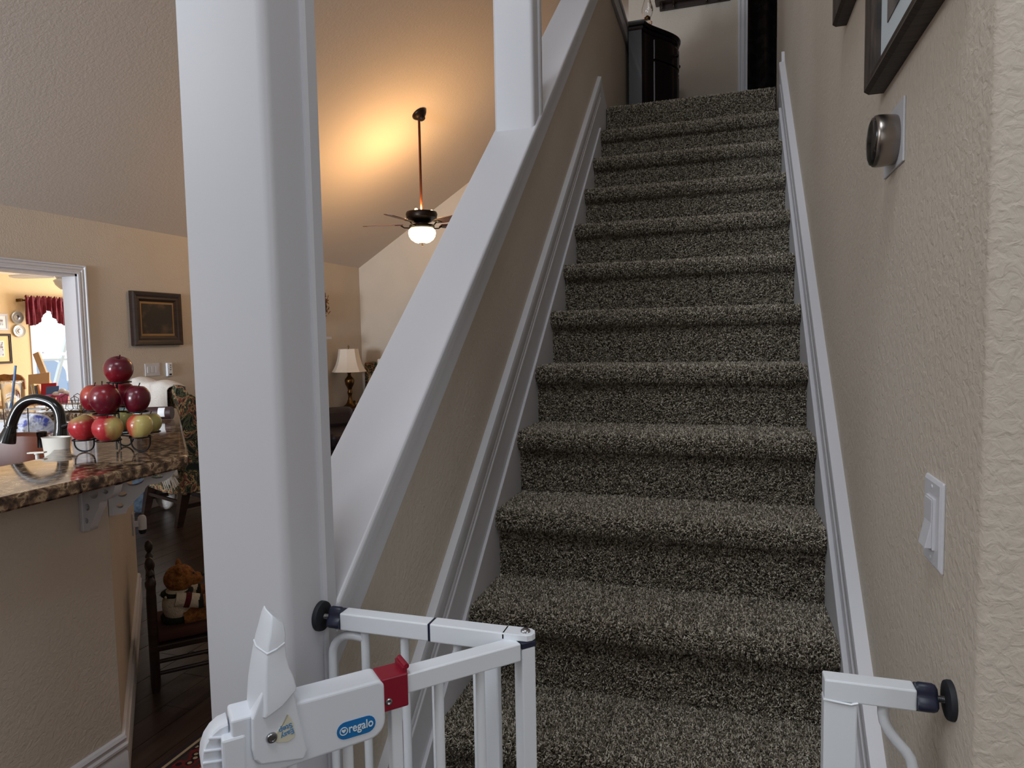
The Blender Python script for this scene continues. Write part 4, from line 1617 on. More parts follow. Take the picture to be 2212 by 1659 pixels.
# right leg and left leg, head, mitred
path = [(D1, FLOOR), (D1, DH), (D0, DH), (D0, FLOOR)]
rings = []
for i, (yy, zz) in enumerate(path):
    ring = []
    for t, wv in prof:
        sy = 1 if i < 2 else -1
        ring.append((XL + t, yy + sy * wv, zz + (wv if i in (1, 2) else 0)))
    rings.append(ring)
m.loft(rings)
m.build('casing', M['white'], dcase, smooth=30)
m = MB()
m.box(XL - .135, XL + .002, D1 - .018, D1 + .001, FLOOR, DH)
m.box(XL - .135, XL + .002, D0 - .001, D0 + .018, FLOOR, DH)
m.box(XL - .135, XL + .002, D0, D1, DH - .018, DH + .001)
m.build('jamb', M['white'], dcase)

# breakfast room shell
XBK = -9.5
wz0, wz1, wy0, wy1 = -.05, 1.30, 5.46, 6.36
m = MB()
m.box(XBK - .14, XBK, -.5, wy0, FLOOR, 1.72)
m.box(XBK - .14, XBK, wy1, 9.0, FLOOR, 1.72)
m.box(XBK - .14, XBK, wy0, wy1, FLOOR, wz0)
m.box(XBK - .14, XBK, wy0, wy1, wz1, 1.72)
struct(m.build('wall_breakfast', M['yellow']), 'sunny yellow breakfast room wall with a window', 'wall')
m = MB()
m.box(XBK, XL - .15, 8.9, 9.0, FLOOR, 1.72)
m.box(XBK, XL - .15, -.6, -.5, FLOOR, 1.72)
struct(m.build('wall_breakfast_side', M['yellow']), 'side walls of the breakfast room', 'wall')
struct(MB().box(XL - .15, XL - .01, 7.0, 9.0, FLOOR, 1.72).build('wall_breakfast_near', M['yellow']), 'near wall of the breakfast room', 'wall')
struct(MB().box(XBK - .1, XL - .02, -.6, 9.0, 1.675, 1.78).build('ceiling_breakfast', mat('ceiling_white', S(236, 234, 230), .9)), 'white ceiling of the breakfast room', 'ceiling')
win = thing('window_1', 'white sash window in the breakfast room wall', 'window', (XBK, (wy0 + wy1) / 2, wz0), kind='structure')
fw_ = MB()
fw_.box(XBK - .10, XBK + .012, wy0 - .0, wy0 + .055, wz0, wz1)
fw_.box(XBK - .10, XBK + .012, wy1 - .055, wy1, wz0, wz1)
fw_.box(XBK - .10, XBK + .012, wy0, wy1, wz1 - .055, wz1)
fw_.box(XBK - .10, XBK + .03, wy0 - .03, wy1 + .03, wz0 - .03, wz0 + .03)
fw_.build('frame', M['white'], win, bevel=.003)
MB().box(XBK - .075, XBK - .03, wy0 + .05, wy1 - .05, .548, .592).build('meeting_rail', M['white'], win, bevel=.003)
for y in (wy0 + .22, wy1 - .2):
    MB().box(XBK - .04, XBK - .015, y - .03, y + .03, .592, .606).build('sash_lock', M['zinc'], win, bevel=.002)
MB().box(XBK - .06, XBK - .056, wy0 + .05, wy1 - .05, .59, wz1 - .05).build('pane', M['pane'], win)
MB().box(XBK - .05, XBK - .046, wy0 + .05, wy1 - .05, wz0 + .03, .55).build('pane', M['pane'], win)

# outside: pale ground, neighbour's pool cage
struct(MB().box(-24, XBK - .2, -8, 24, FLOOR - .3, FLOOR - .2).build('ground', M['outwhite']), 'pale patio outside the breakfast window', 'ground')
nb = thing('neighbour_house', 'pale grey-blue neighbouring wall with an arched top seen through the window', 'house', (-13, 8.0, FLOOR - .2))
pts = [(6.6, FLOOR - .2), (8.55, FLOOR - .2)]
n1, n2 = at(72, 800, 0, -13), at(128, 800, 0, -13)
arch_y0, arch_y1, az = n1.y - .2, n2.y + .15, at(95, 776, 0, -13).z
poly = [(arch_y0, FLOOR - .2), (arch_y1, FLOOR - .2)]
for k in range(13):
    a = PI * k / 12
    poly.append(((arch_y0 + arch_y1) / 2 + (arch_y1 - arch_y0) / 2 * math.cos(a), az - .32 + .32 * math.sin(a)))
MB().prism(poly, lambda a, b: (-13, a, b), lambda a, b: (-13.4, a, b)).build('arched_wall', M['screen'], nb)
MB().box(-15, -14.2, 4.0, 14.0, FLOOR - .2, at(100, 830, 0, -14.2).z).build('low_wall', mat('outdoor_wall_grey', S(150, 170, 196), .9), nb)
pcg = thing('pool_cage', 'white slanting pool cage beam outside the breakfast window', 'pool cage', (-11, 7, FLOOR - .2))
MB().bar(at(112, 860, 0, -11), at(152, 700, 0, -11), .05, .05, (1, 0, 0)).build('beam', M['outwhite'], pcg)
MB().bar(at(66, 778, 0, -11), at(158, 776, 0, -11), .035, .035, (1, 0, 0)).build('rail', M['outwhite'], pcg)

# valance
vl = thing('valance', 'burgundy gathered valance on a brass rod over the window', 'curtain', (XBK + .1, 5.9, 1.0))
y0v, y1v = at(50, 632, 0, XBK + .1).y, 6.46
zv = at(60, 640, 0, XBK + .1).z
MB().cyl((XBK + .09, y0v - .02, zv - .055), (XBK + .09, y1v, zv - .055), .012, n=12).build('rod', M['brass'], vl, smooth=50)
MB().box(XBK, XBK + .10, y0v - .035, y0v - .012, zv - .075, zv - .035).build('bracket', M['brass'], vl, bevel=.002)
m = MB()
nc, nr = 90, 12
vs = []
for i in range(nr + 1):
    for k in range(nc + 1):
        t = k / nc
        y = y0v + (y1v - y0v) * t
        u = t * 1.55
        # swagged hem: deep at the sides, scooped up towards the middle peak
        hem = .40 - .19 * math.exp(-((t - .27) / .085) ** 2) - .05 * math.exp(-((t - .36) / .10) ** 2) - .16 * max(0, t - .62)
        if t < .04:
            hem *= .97
        z = zv + .02 * math.sin(k * 1.9) * (1 if i == 0 else .2) - hem * (i / nr)
        fold = .018 * math.sin(k * .95 + .4 * math.sin(i * .5)) + .010 * math.sin(k * 2.1)
        amp = .6 if i < 2 else 1.0
        x = XBK + .125 + fold * amp + (.012 if i in (1,) else 0)
        vs.append((x, y, z))
back = [(a - .007, b, c) for a, b, c in vs]
fs = []
N_ = len(vs)
for i in range(nr):
    for k in range(nc):
        a = i * (nc + 1) + k
        fs.append((a, a + 1, a + nc + 2, a + nc + 1))
        fs.append((N_ + a, N_ + a + nc + 1, N_ + a + nc + 2, N_ + a + 1))
m.add(vs + back, fs)
m.build('cloth', M['burgundy'], vl, smooth=70)


def plate(lab, px, py):
    p = at(px, py, 0, XBK)
    o = thing('wall_plate', lab, 'plate', p, 'silver plates on the breakfast wall')
    MB().lathe([(.0001, .02), (.045, .018), (.05, .012), (.075, .016), (.084, .022), (.087, .018), (.06, .004), (.0001, .002)], 32, p, Matrix(((0, 0, 1), (0, 1, 0), (-1, 0, 0)))).build('dish', M['silver'], o, smooth=40)
    MB().lathe([(.0001, .0215), (.03, .0205), (.032, .019)], 24, p, Matrix(((0, 0, 1), (0, 1, 0), (-1, 0, 0)))).build('centre_relief', M['zinc'], o, smooth=40)


plate('upper of the two silver plates beside the window', 36, 686)
plate('lower of the two silver plates beside the window', 40, 715)
a, b = at(15, 678, 0, XBK), at(15, 714, 0, XBK)
picture_x('picture_frame', 'small white framed print at the left edge, above the brown one', XBK, 1, a.y - .38, a.y, b.z, a.z, .03, .02, M['white'],
          [('mat_board', M['paper'], .028, .002, .010), ('print', M['art'], .07, .010, .012)])
a, b = at(21, 721, 0, XBK), at(22, 785, 0, XBK)
picture_x('picture_frame', 'brown framed town print with cream mat at the left edge', XBK, 1, a.y - .50, a.y, b.z, a.z, .03, .025, M['darkwood'],
          [('mat_board', M['artmat'], .028, .002, .010), ('print_border', M['paper'], .095, .010, .012), ('print', M['art'], .108, .012, .0135)])

# breakfast ceiling fan
fcx = dep(140, 603, 8.0)
bf = thing('ceiling_fan', 'white ceiling fan with a crystal shade in the breakfast room', 'ceiling fan', (fcx.x, fcx.y, fcx.z))
MB().lathe([(.0001, .0), (.08, .0), (.10, .03), (.09, .08), (.03, .10), (.02, .12), (.02, 1.66 - fcx.z), (.06, 1.672 - fcx.z), (.0001, 1.674 - fcx.z)], 24, fcx).build('motor', M['brightwhite'], bf, smooth=40)
MB().lathe([(.0001, -.13), (.05, -.12), (.10, -.07), (.12, -.02), (.09, 0), (.0001, .0)], 18, fcx).build('crystal_shade', M['glassy'], bf, smooth=15)
for k in range(5):
    a = math.atan2(-.30, -.95) + 2 * PI * k / 5 + .08
    d_ = Vector((math.cos(a), math.sin(a), 0))
    sd_ = Vector((-d_.y, d_.x, .22)).normalized()
    m = MB()
    P = [(.12, .035), (.20, .06), (.50, .072), (.60, .05), (.62, .0), (.60, -.05), (.50, -.072), (.20, -.06), (.12, -.035)]
    up_ = d_.cross(sd_)
    m.prism(P, lambda r_, t_: fcx + Vector((0, 0, .035)) + d_ * r_ + sd_ * t_ + up_ * .004, lambda r_, t_: fcx + Vector((0, 0, .035)) + d_ * r_ + sd_ * t_ - up_ * .004)
    m.build('blade', M['brightwhite'], bf, bevel=.002)

# breakfast table with books, bin and boards
tz = -.01
t0 = at(60, 868, 2, tz)
tbl = thing('dining_table', 'breakfast table under the window piled with books', 'table', (-8.55, 5.3, FLOOR))
MB().box(-9.2, -7.55, 4.25, 6.55, tz - .035, tz).build('tabletop', M['tan'], tbl, bevel=.006)
for xx in (-9.1, -7.65):
    for yy in (4.35, 6.45):
        MB().tube([(xx, yy, FLOOR), (xx, yy, tz - .036)], [.025, .035], 10).build('leg', M['tan'], tbl, smooth=50)


def onplane(px, d):
    p = dep(px, 850, d)
    return Vector((p.x, p.y, tz))


def leaning(name, m_, px, d, w_, h_, t_, lean, lab, cat, roll=0., grp=None, z0=0):
    p = onplane(px, d) + Vector((0, 0, z0 + .002))
    up_ = (Vector((0, 0, 1)) * math.cos(roll) + RT * math.sin(roll)).normalized()
    rt_ = (RT * math.cos(roll) - Vector((0, 0, 1)) * math.sin(roll)).normalized()
    bk_ = rt_.cross(up_) * -1
    up2 = (up_ * math.cos(lean) + bk_ * math.sin(lean)).normalized()
    nn_ = rt_.cross(up2)
    lift = abs(rt_.z) * w_ / 2 + abs(nn_.z) * t_ / 2
    o = MB().obox(p + Vector((0, 0, lift)) + up2 * h_ / 2, rt_, up2, nn_, w_ / 2, h_ / 2, t_ / 2).build(name, m_, bevel=.002)
    tag(o, lab, cat, grp)
    return o, rt_, up2, nn_


o, r_, u_, n_ = leaning('plank_board', M['tan'], 118, 8.35, .075, .66, .03, .15, 'long narrow tan board leaning against the window', 'board', roll=-.42)
o, r_, u_, n_ = leaning('cardboard_folder', M['tan'], 84, 8.2, .26, .36, .02, .25, 'wide tan cardboard folder standing open behind the books', 'folder', roll=-.12)
o, r_, u_, n_ = leaning('book', M['bookred'], 104, 7.9, .18, .26, .02, .2, 'red covered book behind the blue picture book', 'book', roll=-.06, grp='books on the breakfast table')
o, r_, u_, n_ = leaning('book', M['bookblue'], 110, 7.75, .15, .235, .014, .3, 'blue picture book with an orange sun on its cover', 'book', roll=-.08, grp='books on the breakfast table')
c_ = o.data.vertices
cen = sum((v.co for v in c_), Vector()) / len(c_)
fr = n_ if n_.dot(CAM - cen) > 0 else -n_
m = MB()
q = [cen + fr * .0072 + r_ * (.02 + .034 * math.cos(2 * PI * k / 18)) + u_ * (.01 + .024 * math.sin(2 * PI * k / 18)) for k in range(18)]
m.loft([q, [p + fr * .0008 for p in q]])
sun = m.build('sun_print', M['orange'])
sun.parent = o
for k, cc in enumerate(('tan', 'paper', 'artmat', 'bookblue', 'orange')):
    leaning('book', M[cc], 76 + 4.6 * k, 7.95, .019,   .23 + .01 * (k % 3), .12, .1,
            ['tan paperback first from the left in the row of thin books', 'white paperback second in the row of thin books', 'cream paperback third in the row of thin books', 'blue paperback fourth in the row of thin books', 'orange paperback at the right end of the row of thin books'][k], 'book', roll=-.18, grp='books on the breakfast table')
o, *_ = leaning('note_card', M['paper'], 116, 7.6, .10, .145, .006, .35, 'cream card in front of the blue picture book', 'card', roll=-.2)
bp_ = onplane(131, 7.7)
pb = thing('plastic_bin', 'pink plastic bin in front of the window', 'bin', bp_)
rings = []
for s_, z in ((.86, 0.002), (1.0, .130), (1.06, .135), (1.06, .145), (.98, .145), (.84, .012)):
    rings.append([bp_ + RT * (a * .14 * s_) + FW * (b * .09 * s_) + Vector((0, 0, z - (RT * (a * .14 * s_) + FW * (b * .09 * s_)).z)) for a, b in ((-1, -1), (1, -1), (1, 1), (-1, 1))])
MB().loft(rings).build('tub', M['pink'], pb, bevel=.004)
for k, (dx_, h_) in enumerate(((-.05, .15), (.02, .185), (.07, .16))):
    MB().ball(bp_ + RT * dx_ + Vector((0, 0, h_ - RT.z * dx_)), .045, .035, .03, 12, 8).build('crumpled_tissue', M['paper'], pb, smooth=40)
# chair by the table
ch = dep(22, 840, 7.2)
ch.z = FLOOR
dcx = thing('dining_chair', 'wooden chair with a painted crest rail beside the breakfast table', 'chair', ch)
zr = dep(22, 823, 7.2).z
rr_ = Vector((RT.x, RT.y, 0)).normalized()
ff_ = Vector((FW.x, FW.y, 0)).normalized()
m = MB()
prof = [(-.22, -.09), (-.215, -.02), (-.17, .055), (-.06, .075), (.0, .065), (.06, .075), (.12, .055), (.155, .01), (.16, -.09)]
m.prism(prof, lambda a, b: ch + rr_ * a + Vector((0, 0, zr - FLOOR + b)), lambda a, b: ch + rr_ * a + ff_ * .025 + Vector((0, 0, zr - FLOOR + b)))
m.build('crest_rail', mat('painted_crest', S(190, 128, 76), .5, noise=(10, S(120, 84, 50), .5, .62)), dcx, bevel=.004)
for a in (-.18, .13):
    MB().tube([ch + rr_ * a + ff_ * .012, ch + rr_ * a + ff_ * .012 + Vector((0, 0, zr - FLOOR - .06))], .018, 10).build('back_post', M['tan'], dcx, smooth=50)
    MB().tube([ch + rr_ * a + ff_ * -.36, ch + rr_ * a + ff_ * -.36 + Vector((0, 0, .44))], .018, 10).build('front_leg', M['tan'], dcx, smooth=50)
MB().obox(ch + ff_ * -.18 - rr_ * .025 + Vector((0, 0, .46)), rr_, ff_, (0, 0, 1), .20, .21, .018).build('seat', M['tan'], dcx, bevel=.006)
for a in (-.10, -.03, .05):
    MB().tube([ch + rr_ * a + ff_ * .012 + Vector((0, 0, .47)), ch + rr_ * a + ff_ * .012 + Vector((0, 0, zr - FLOOR - .08))], .009, 8).build('spindle', M['tan'], dcx, smooth=50)

# ------------------------------------------------------------------ things on the living room wall
a, b, c_, d_ = at(284, 629, 0, XL + .03), at(392, 634, 0, XL + .03), at(289, 748, 0, XL + .03), at(393, 744, 0, XL + .03)
picture_x('painting', 'dark oil painting in a heavy carved brown frame', XL, 1, (a.y + c_.y) / 2, (b.y + d_.y) / 2, (c_.z + d_.z) / 2, (a.z + b.z) / 2, .085, .045, M['darkwood'],
          [('linen_liner', M['gold'], .078, .002, .022), ('canvas', M['oil'], .104, .022, .024)])
a, b = at(312, 786, 0, XL), at(345, 811, 0, XL)
s3 = thing('switch_panel', 'white three-gang switch plate under the oil painting', 'light switch', (XL, a.y, b.z))
MB().box(XL, XL + .006, a.y, b.y, b.z, a.z).build('cover_plate', M['white'], s3, bevel=.002)
for k in range(3):
    yy = a.y + (b.y - a.y) * (.24 + .27 * k)
    MB().box(XL + .005, XL + .009, yy - .016, yy + .016, b.z + .028, a.z - .028).build('rocker', M['white'], s3, bevel=.001)
a, b = at(357, 784, 0, XL), at(370, 812, 0, XL)
rm = thing('remote_control', 'grey fan remote in a wall holder beside the switch plate', 'remote', (XL, a.y, b.z))
MB().box(XL, XL + .022, a.y, b.y, b.z, a.z).build('case', M['plastic'], rm, bevel=.005)
for k in range(3):
    MB().box(XL + .021, XL + .0245, (a.y + b.y) / 2 - .012, (a.y + b.y) / 2 + .012, b.z + .055 + .02 * k, b.z + .066 + .02 * k).build('button', M['zinc'], rm, bevel=.001)
MB().box(XL + .021, XL + .024, (a.y + b.y) / 2 - .012, (a.y + b.y) / 2 + .014, b.z + .008, b.z + .024).build('sensor', M['rubber'], rm, bevel=.001)

# mantel and wreath
mp_ = at(715, 727, 0, XL + .16)
mt = thing('mantel', 'white fireplace mantel shelf on the living room wall', 'mantel', (XL, 5.3, .6))
ME = mp_.y
MB().box(XL, XL + .17, ME - 1.6, ME, mp_.z - .035, mp_.z).build('shelf', M['white'], mt, bevel=.004)
MB().box(XL, XL + .12, ME - 1.56, ME - .04, mp_.z - .075, mp_.z - .036).build('crown', M['white'], mt, bevel=.006)
MB().box(XL, XL + .07, ME - 1.5, ME - .09, mp_.z - .26, mp_.z - .076).build('frieze', M['white'], mt, bevel=.003)
for yy in (ME - 1.5, ME - .27):
    MB().box(XL, XL + .06, yy, yy + .18, FLOOR, mp_.z - .261).build('pilaster', M['white'], mt, bevel=.003)
MB().box(XL - .0, XL + .02, ME - 1.31, ME - .28, FLOOR, .2).build('firebox', M['rubber'], mt)
wc = at(689, 660, 0, XL + .05)
wr = thing('wreath', 'brown dried wreath hanging above the mantel', 'wreath', wc)
m = MB()
rw = random.Random(3)
for k in range(260):
    a = rw.random() * 2 * PI
    rr = .155 + rw.gauss(0, .028)
    p = Vector((XL + .05 + rw.gauss(0, .018), wc.y + rr * math.cos(a), wc.z + rr * math.sin(a)))
    d_ = Vector((rw.gauss(0, .5), rw.gauss(0, 1), rw.gauss(0, 1))).normalized()
    if p.x + d_.x * .03 < XL + .004:
        continue
    e_ = d_.cross(Vector((1, .2, .1))).normalized()
    m.add([p - d_ * .028, p + e_ * .010, p + d_ * .028, p - e_ * .010, p + d_.cross(e_) * .006], [(0, 1, 4), (1, 2, 4), (2, 3, 4), (3, 0, 4), (0, 3, 2, 1)])
lf = m.build('dried_leaves', M['wreath'], wr)
lf['kind'] = 'stuff'
MB().tube([Vector((XL + .035, wc.y + .155 * math.cos(t), wc.z + .155 * math.sin(t))) for t in [2 * PI * k / 28 for k in range(28)]], .022, 8, closed=True).build('vine_ring', M['darkwood'], wr, smooth=50)

# ------------------------------------------------------------------ living room ceiling fan
fd = 6.66
top = dep(905, 254, fd)
fx, fy = top.x, top.y
ctr = Vector((fx, fy, 0))


def zpx(py, px=915):
    d = ray(px, py)
    t = ((ctr.x - CAM.x) * FW.x + (ctr.y - CAM.y) * FW.y) / (FW.x * FW.x + FW.y * FW.y) if False else fd
    return (CAM + d * t).z


zc_ = ceil_z(fx)
cf = thing('ceiling_fan', 'dark bronze ceiling fan with a lit glass bowl hanging from the sloping ceiling', 'ceiling fan', (fx, fy, zc_))
nrm = Vector((SLOPE, 0, -1)).normalized()
Mc = nrm.to_track_quat('-Z', 'Y').to_matrix()
cc_ = Vector((fx, fy, zc_))
MB().lathe([(.075, 0), (.078, -.012), (.066, -.03), (.05, -.045), (.034, -.06), (.03, -.075), (.0001, -.078)], 28, cc_, Mc).build('canopy', M['bronze'], cf, smooth=50)
z_h = zpx(455)
z_b = zpx(490)
z_t = zpx(526)
cz0 = zc_ - .05
MB().cyl((fx, fy, z_h), (fx, fy, cz0), .0125, n=14).build('downrod', mat('copper_bronze_rod', S(92, 52, 36), .3, metal=.85), cf, smooth=50)
k_ = fd / FPX
R = lambda px: px * k_
Z = lambda py: z_h + (455 - py) * k_
MB().lathe([(.0001, Z(457)), (R(10), Z(456)), (R(24), Z(459)), (R(33), Z(456)), (R(34.5), Z(461)), (R(33), Z(468)), (R(22), Z(476)), (R(14), Z(479)), (R(13), Z(482)), (.0001, Z(482))], 36, (fx, fy, 0)).build('motor_housing', M['bronze'], cf, smooth=40)
MB().lathe([(.0001, Z(480)), (R(14), Z(481)), (R(27), Z(484)), (R(28), Z(488)), (R(24), Z(491)), (R(26), Z(494)), (.0001, Z(494))], 32, (fx, fy, 0)).build('fitter', M['bronze'], cf, smooth=40)
m = MB()
m.lathe([(R(25), Z(490.5)), (R(29), Z(495)), (R(30), Z(501)), (R(28.5), Z(508)), (R(24), Z(515)), (R(16), Z(520.5)), (R(8), Z(522.5)), (.0001, Z(523))], 36, (fx, fy, 0))
m.build('glass_bowl', M['bowl'], cf, smooth=60)
MB().lathe([(R(7.5), Z(521)), (R(7), Z(523.5)), (R(3), Z(525)), (R(2), Z(527)), (R(2.6), Z(528)), (.0001, Z(529.5))], 16, (fx, fy, 0)).build('finial', M['bronze'], cf, smooth=50)
for k in range(5):
    a = math.atan2(-.30, -.95) - .10 + 2 * PI * k / 5
    d_ = Vector((math.cos(a), math.sin(a), 0))
    sd_ = Vector((-d_.y, d_.x, -.20)).normalized()
    up_ = d_.cross(sd_)
    zz = Z(481.5)
    c_ = Vector((fx, fy, zz))
    m = MB()
    P = [(.20, .035), (.26, .058), (.54, .066), (.59, .050), (.605, .0), (.59, -.05), (.54, -.066), (.26, -.058), (.20, -.035)]
    m.prism(P, lambda r_, t_: c_ + d_ * r_ + sd_ * t_ + up_ * .003, lambda r_, t_: c_ + d_ * r_ + sd_ * t_ - up_ * .003)
    b_ = m.build('blade', M['blade'], cf, bevel=.001)
    m = MB()
    m.tube([c_ + d_ * .06 + Vector((0, 0, -.012)), c_ + d_ * .13 + Vector((0, 0, -.034)), c_ + d_ * .18 + Vector((0, 0, -.03)), c_ + d_ * .215 + Vector((0, 0, -.006))], [.007, .006, .006, .008], 8)
    m.obox(c_ + d_ * .235 - up_ * .0055 * (1 if up_.z > 0 else -1), d_, sd_, up_, .035, .03, .0022)
    m.build('blade_iron', M['bronze'], cf, smooth=40)
# the fixture's lamps: a ring of bulbs lighting upwards from the top of the housing, and the bowl
for k in range(3):
    a = 2 * PI * k / 3 + .4
    MB().ball((fx + .10 * math.cos(a), fy + .10 * math.sin(a), Z(458) + .018), .016, n=12, m=8).build('uplight_bulb', M['bulb'], cf, smooth=60)
point('fan_uplight', (fx, fy - .03, Z(452) + .02), 76, (1.0, .57, .23), .08)
point('fan_bowl_light', (fx, fy, Z(534)), 5, (1.0, .70, .38), .1)

# ------------------------------------------------------------------ far corner: lamp, side table, recliner, wing chair
lpx = at(757, 880, 1, 6.15)
tl = thing('table_lamp', 'brass urn table lamp with a cream bell shade', 'lamp', lpx)
ld = (lpx - CAM).dot(FW)
kk = ld / FPX
Zl = lambda py: lpx.z + (880 - py) * kk
Rl = lambda px: px * kk
L0 = (lpx.x, lpx.y, 0)
MB().lathe([(.0001, Zl(880)), (Rl(14), Zl(880)), (Rl(14), Zl(876)), (Rl(10), Zl(873)), (Rl(7), Zl(869)), (Rl(4.5), Zl(862)), (Rl(3.5), Zl(855)), (Rl(5), Zl(850)), (Rl(5.5), Zl(846)), (Rl(4), Zl(843)), (Rl(5), Zl(838)), (Rl(9), Zl(830)), (Rl(10.5), Zl(822)), (Rl(9), Zl(818)), (Rl(4), Zl(812)), (Rl(3), Zl(808)), (Rl(5), Zl(805)), (Rl(2), Zl(802)), (Rl(1.6), Zl(790)), (.0001, Zl(790))], 24, L0).build('lamp_base', M['brass'], tl, smooth=40)
m = MB()
sh_ = [(803, 37), (797, 33), (788, 28.5), (775, 24.5), (762, 22), (754, 21)]
rings = []
for o_ in (0, .004):
    for py, rr in (sh_ if o_ == 0 else sh_[::-1]):
        ring = []
        for q_ in range(8):
            a = 2 * PI * q_ / 8 + PI / 8
            ring.append((lpx.x + (Rl(rr) - o_) * math.cos(a), lpx.y + (Rl(rr) - o_) * math.sin(a), Zl(py)))
        rings.append(ring)
m.loft(rings, cap=False)
m.build('lamp_shade', M['shade'], tl, smooth=20)
MB().lathe([(.0001, Zl(757)), (Rl(1.2), Zl(757)), (Rl(1.0), Zl(752)), (Rl(2), Zl(749)), (Rl(.6), Zl(746)), (.0001, Zl(745.5))], 10, L0).build('lamp_finial', M['brass'], tl, smooth=50)
MB().tube([Vector((lpx.x - Rl(20), lpx.y, Zl(757))), Vector((lpx.x + Rl(20), lpx.y, Zl(757)))], .002, 6).build('spider', M['brass'], tl)
st_ = thing('side_table', 'dark side table under the brass lamp', 'side table', (lpx.x, lpx.y, FLOOR))
MB().lathe([(.0001, lpx.z - .028), (.19, lpx.z - .028), (.205, lpx.z - .016), (.20, lpx.z - .001), (.0001, lpx.z - .001)], 28, L0).build('top', M['darkwood'], st_, smooth=40)
MB().lathe([(.03, FLOOR + .06), (.05, FLOOR + .12), (.028, FLOOR + .22), (.04, FLOOR + .36), (.025, FLOOR + .46), (.05, lpx.z - .029)], 18, L0).build('pedestal', M['darkwood'], st_, smooth=40)
for k in range(3):
    a = 2 * PI * k / 3
    d_ = Vector((math.cos(a), math.sin(a), 0))
    MB().tube([Vector((lpx.x, lpx.y, FLOOR + .11)) + d_ * .03, Vector((lpx.x, lpx.y, FLOOR + .06)) + d_ * .12, Vector((lpx.x, lpx.y, FLOOR + .014)) + d_ * .2], [.02, .017, .014], 8).build('foot', M['darkwood'], st_, smooth=50)

rc = thing('recliner', 'dark leather recliner in front of the side table', 'recliner', (-4.5, 5.25, FLOOR))
rax = Vector((.80, -.60, 0))       # facing direction
rsx = Vector((.60, .80, 0))
rc0 = Vector((-4.45, 5.2, FLOOR))


def rbox(nm, f0, f1, s0, s1, z0, z1, tilt=0., bev=.05):
    cen = rc0 + rax * ((f0 + f1) / 2) + rsx * ((s0 + s1) / 2) + Vector((0, 0, (z0 + z1) / 2))
    zz = (Vector((0, 0, 1)) * math.cos(tilt) - rax * math.sin(tilt)).normalized()
    fx_ = rsx.cross(zz)
    return MB().obox(cen, fx_, rsx, zz, (f1 - f0) / 2, (s1 - s0) / 2, (z1 - z0) / 2).build(nm, M['leather'], rc, bevel=bev, seg=4, smooth=60)


rbox('base', -.35, .40, -.30, .30, .05, .28, bev=.03)
rbox('seat_cushion', -.25, .44, -.27, .27, .27, .45, bev=.06)
rbox('back_cushion', -.42, -.18, -.28, .28, .38, .66, .22, .08)
rbox('arm', -.36, .38, -.42, -.29, .05, .54, 0, .06)
rbox('arm', -.36, .38, .29, .42, .05, .54, 0, .06)

wcx = at(800, 800, 1, 6.67)
wg = thing('wing_chair', 'patterned high-back chair in the far corner beside the lamp', 'chair', (wcx.x + .25, 6.67, FLOOR))
zt_ = at(800, 782, 1, 6.62).z
x0_ = at(786, 800, 1, 6.62).x
MB().box(x0_, x0_ + .62, 6.62, 6.74, FLOOR + .25, zt_).build('backrest', M['floral'], wg, bevel=.03, seg=3)
MB().box(x0_ + .02, x0_ + .60, 6.22, 6.62, FLOOR + .22, FLOOR + .48).build('seat', M['floral'], wg, bevel=.04, seg=3)
for s_ in (0, .54):
    MB().box(x0_ + s_, x0_ + s_ + .08, 6.25, 6.64, FLOOR + .25, FLOOR + .66).build('arm', M['floral'], wg, bevel=.03, seg=3)
    for y_ in (6.27, 6.68):
        MB().tube([(x0_ + s_ + .04, y_, FLOOR), (x0_ + s_ + .04, y_, FLOOR + .24)], [.018, .026], 8).build('leg', M['darkwood'], wg, smooth=50)
p0 = at(815, 780, 1, 6.57)
tag(MB().box(p0.x, p0.x + .22, 6.56, 6.60, p0.z - .30, p0.z + .03).build('throw_pillow', M['throw'], bevel=.018, seg=3, smooth=60), 'cream cushion leaning on the patterned high-back chair', 'cushion')

# ------------------------------------------------------------------ upholstered armchair behind the counter
ac0 = Vector((-4.93, 2.93, FLOOR))
au = Vector((.935, -.354, 0)).normalized()     # along its back, towards the camera side
av = Vector((.354, .935, 0)).normalized()      # direction the seat faces
ac = thing('armchair', 'floral tapestry armchair with dark legs behind the counter', 'armchair', ac0 + au * .33)
q3 = lambda a, b, z: ac0 + au * a + av * b + Vector((0, 0, z))
AH = 1.13
# scrolled back shell, a bit wider at the top, curving round on the right as a wing
m = MB()
rings = []
for z, o_, w0, w1 in ((.27, 0, -.03, .70), (.5, -.01, -.04, .71), (.8, -.02, -.07, .73), (.98, -.04, -.12, .76), (1.07, -.07, -.14, .77), (AH, -.055, -.14, .77), (AH - .01, -.0, -.14, .77), (1.05, .04, -.12, .76), (.8, .09, -.06, .72), (.45, .13, -.02, .69), (.27, .14, -.02, .69)):
    rings.append([q3(w0 + (w1 - w0) * t, o_ + .02 * math.sin(t * PI), z + .025 * math.sin(t * PI) * (1 if z > 1 else 0)) for t in [k / 10 for k in range(11)]])
m.loft(rings, cap=False, closed=False)
for side in (0, 10):
    m.add([r_[side] for r_ in rings], [tuple(range(len(rings)))])
m.build('backrest', M['floral'], ac, smooth=50)
m = MB()
MB().obox(q3(.33, .34, .36), au, av, (0, 0, 1), .33, .34, .10).build('seat', M['floral'], ac, bevel=.04, seg=3, smooth=60)
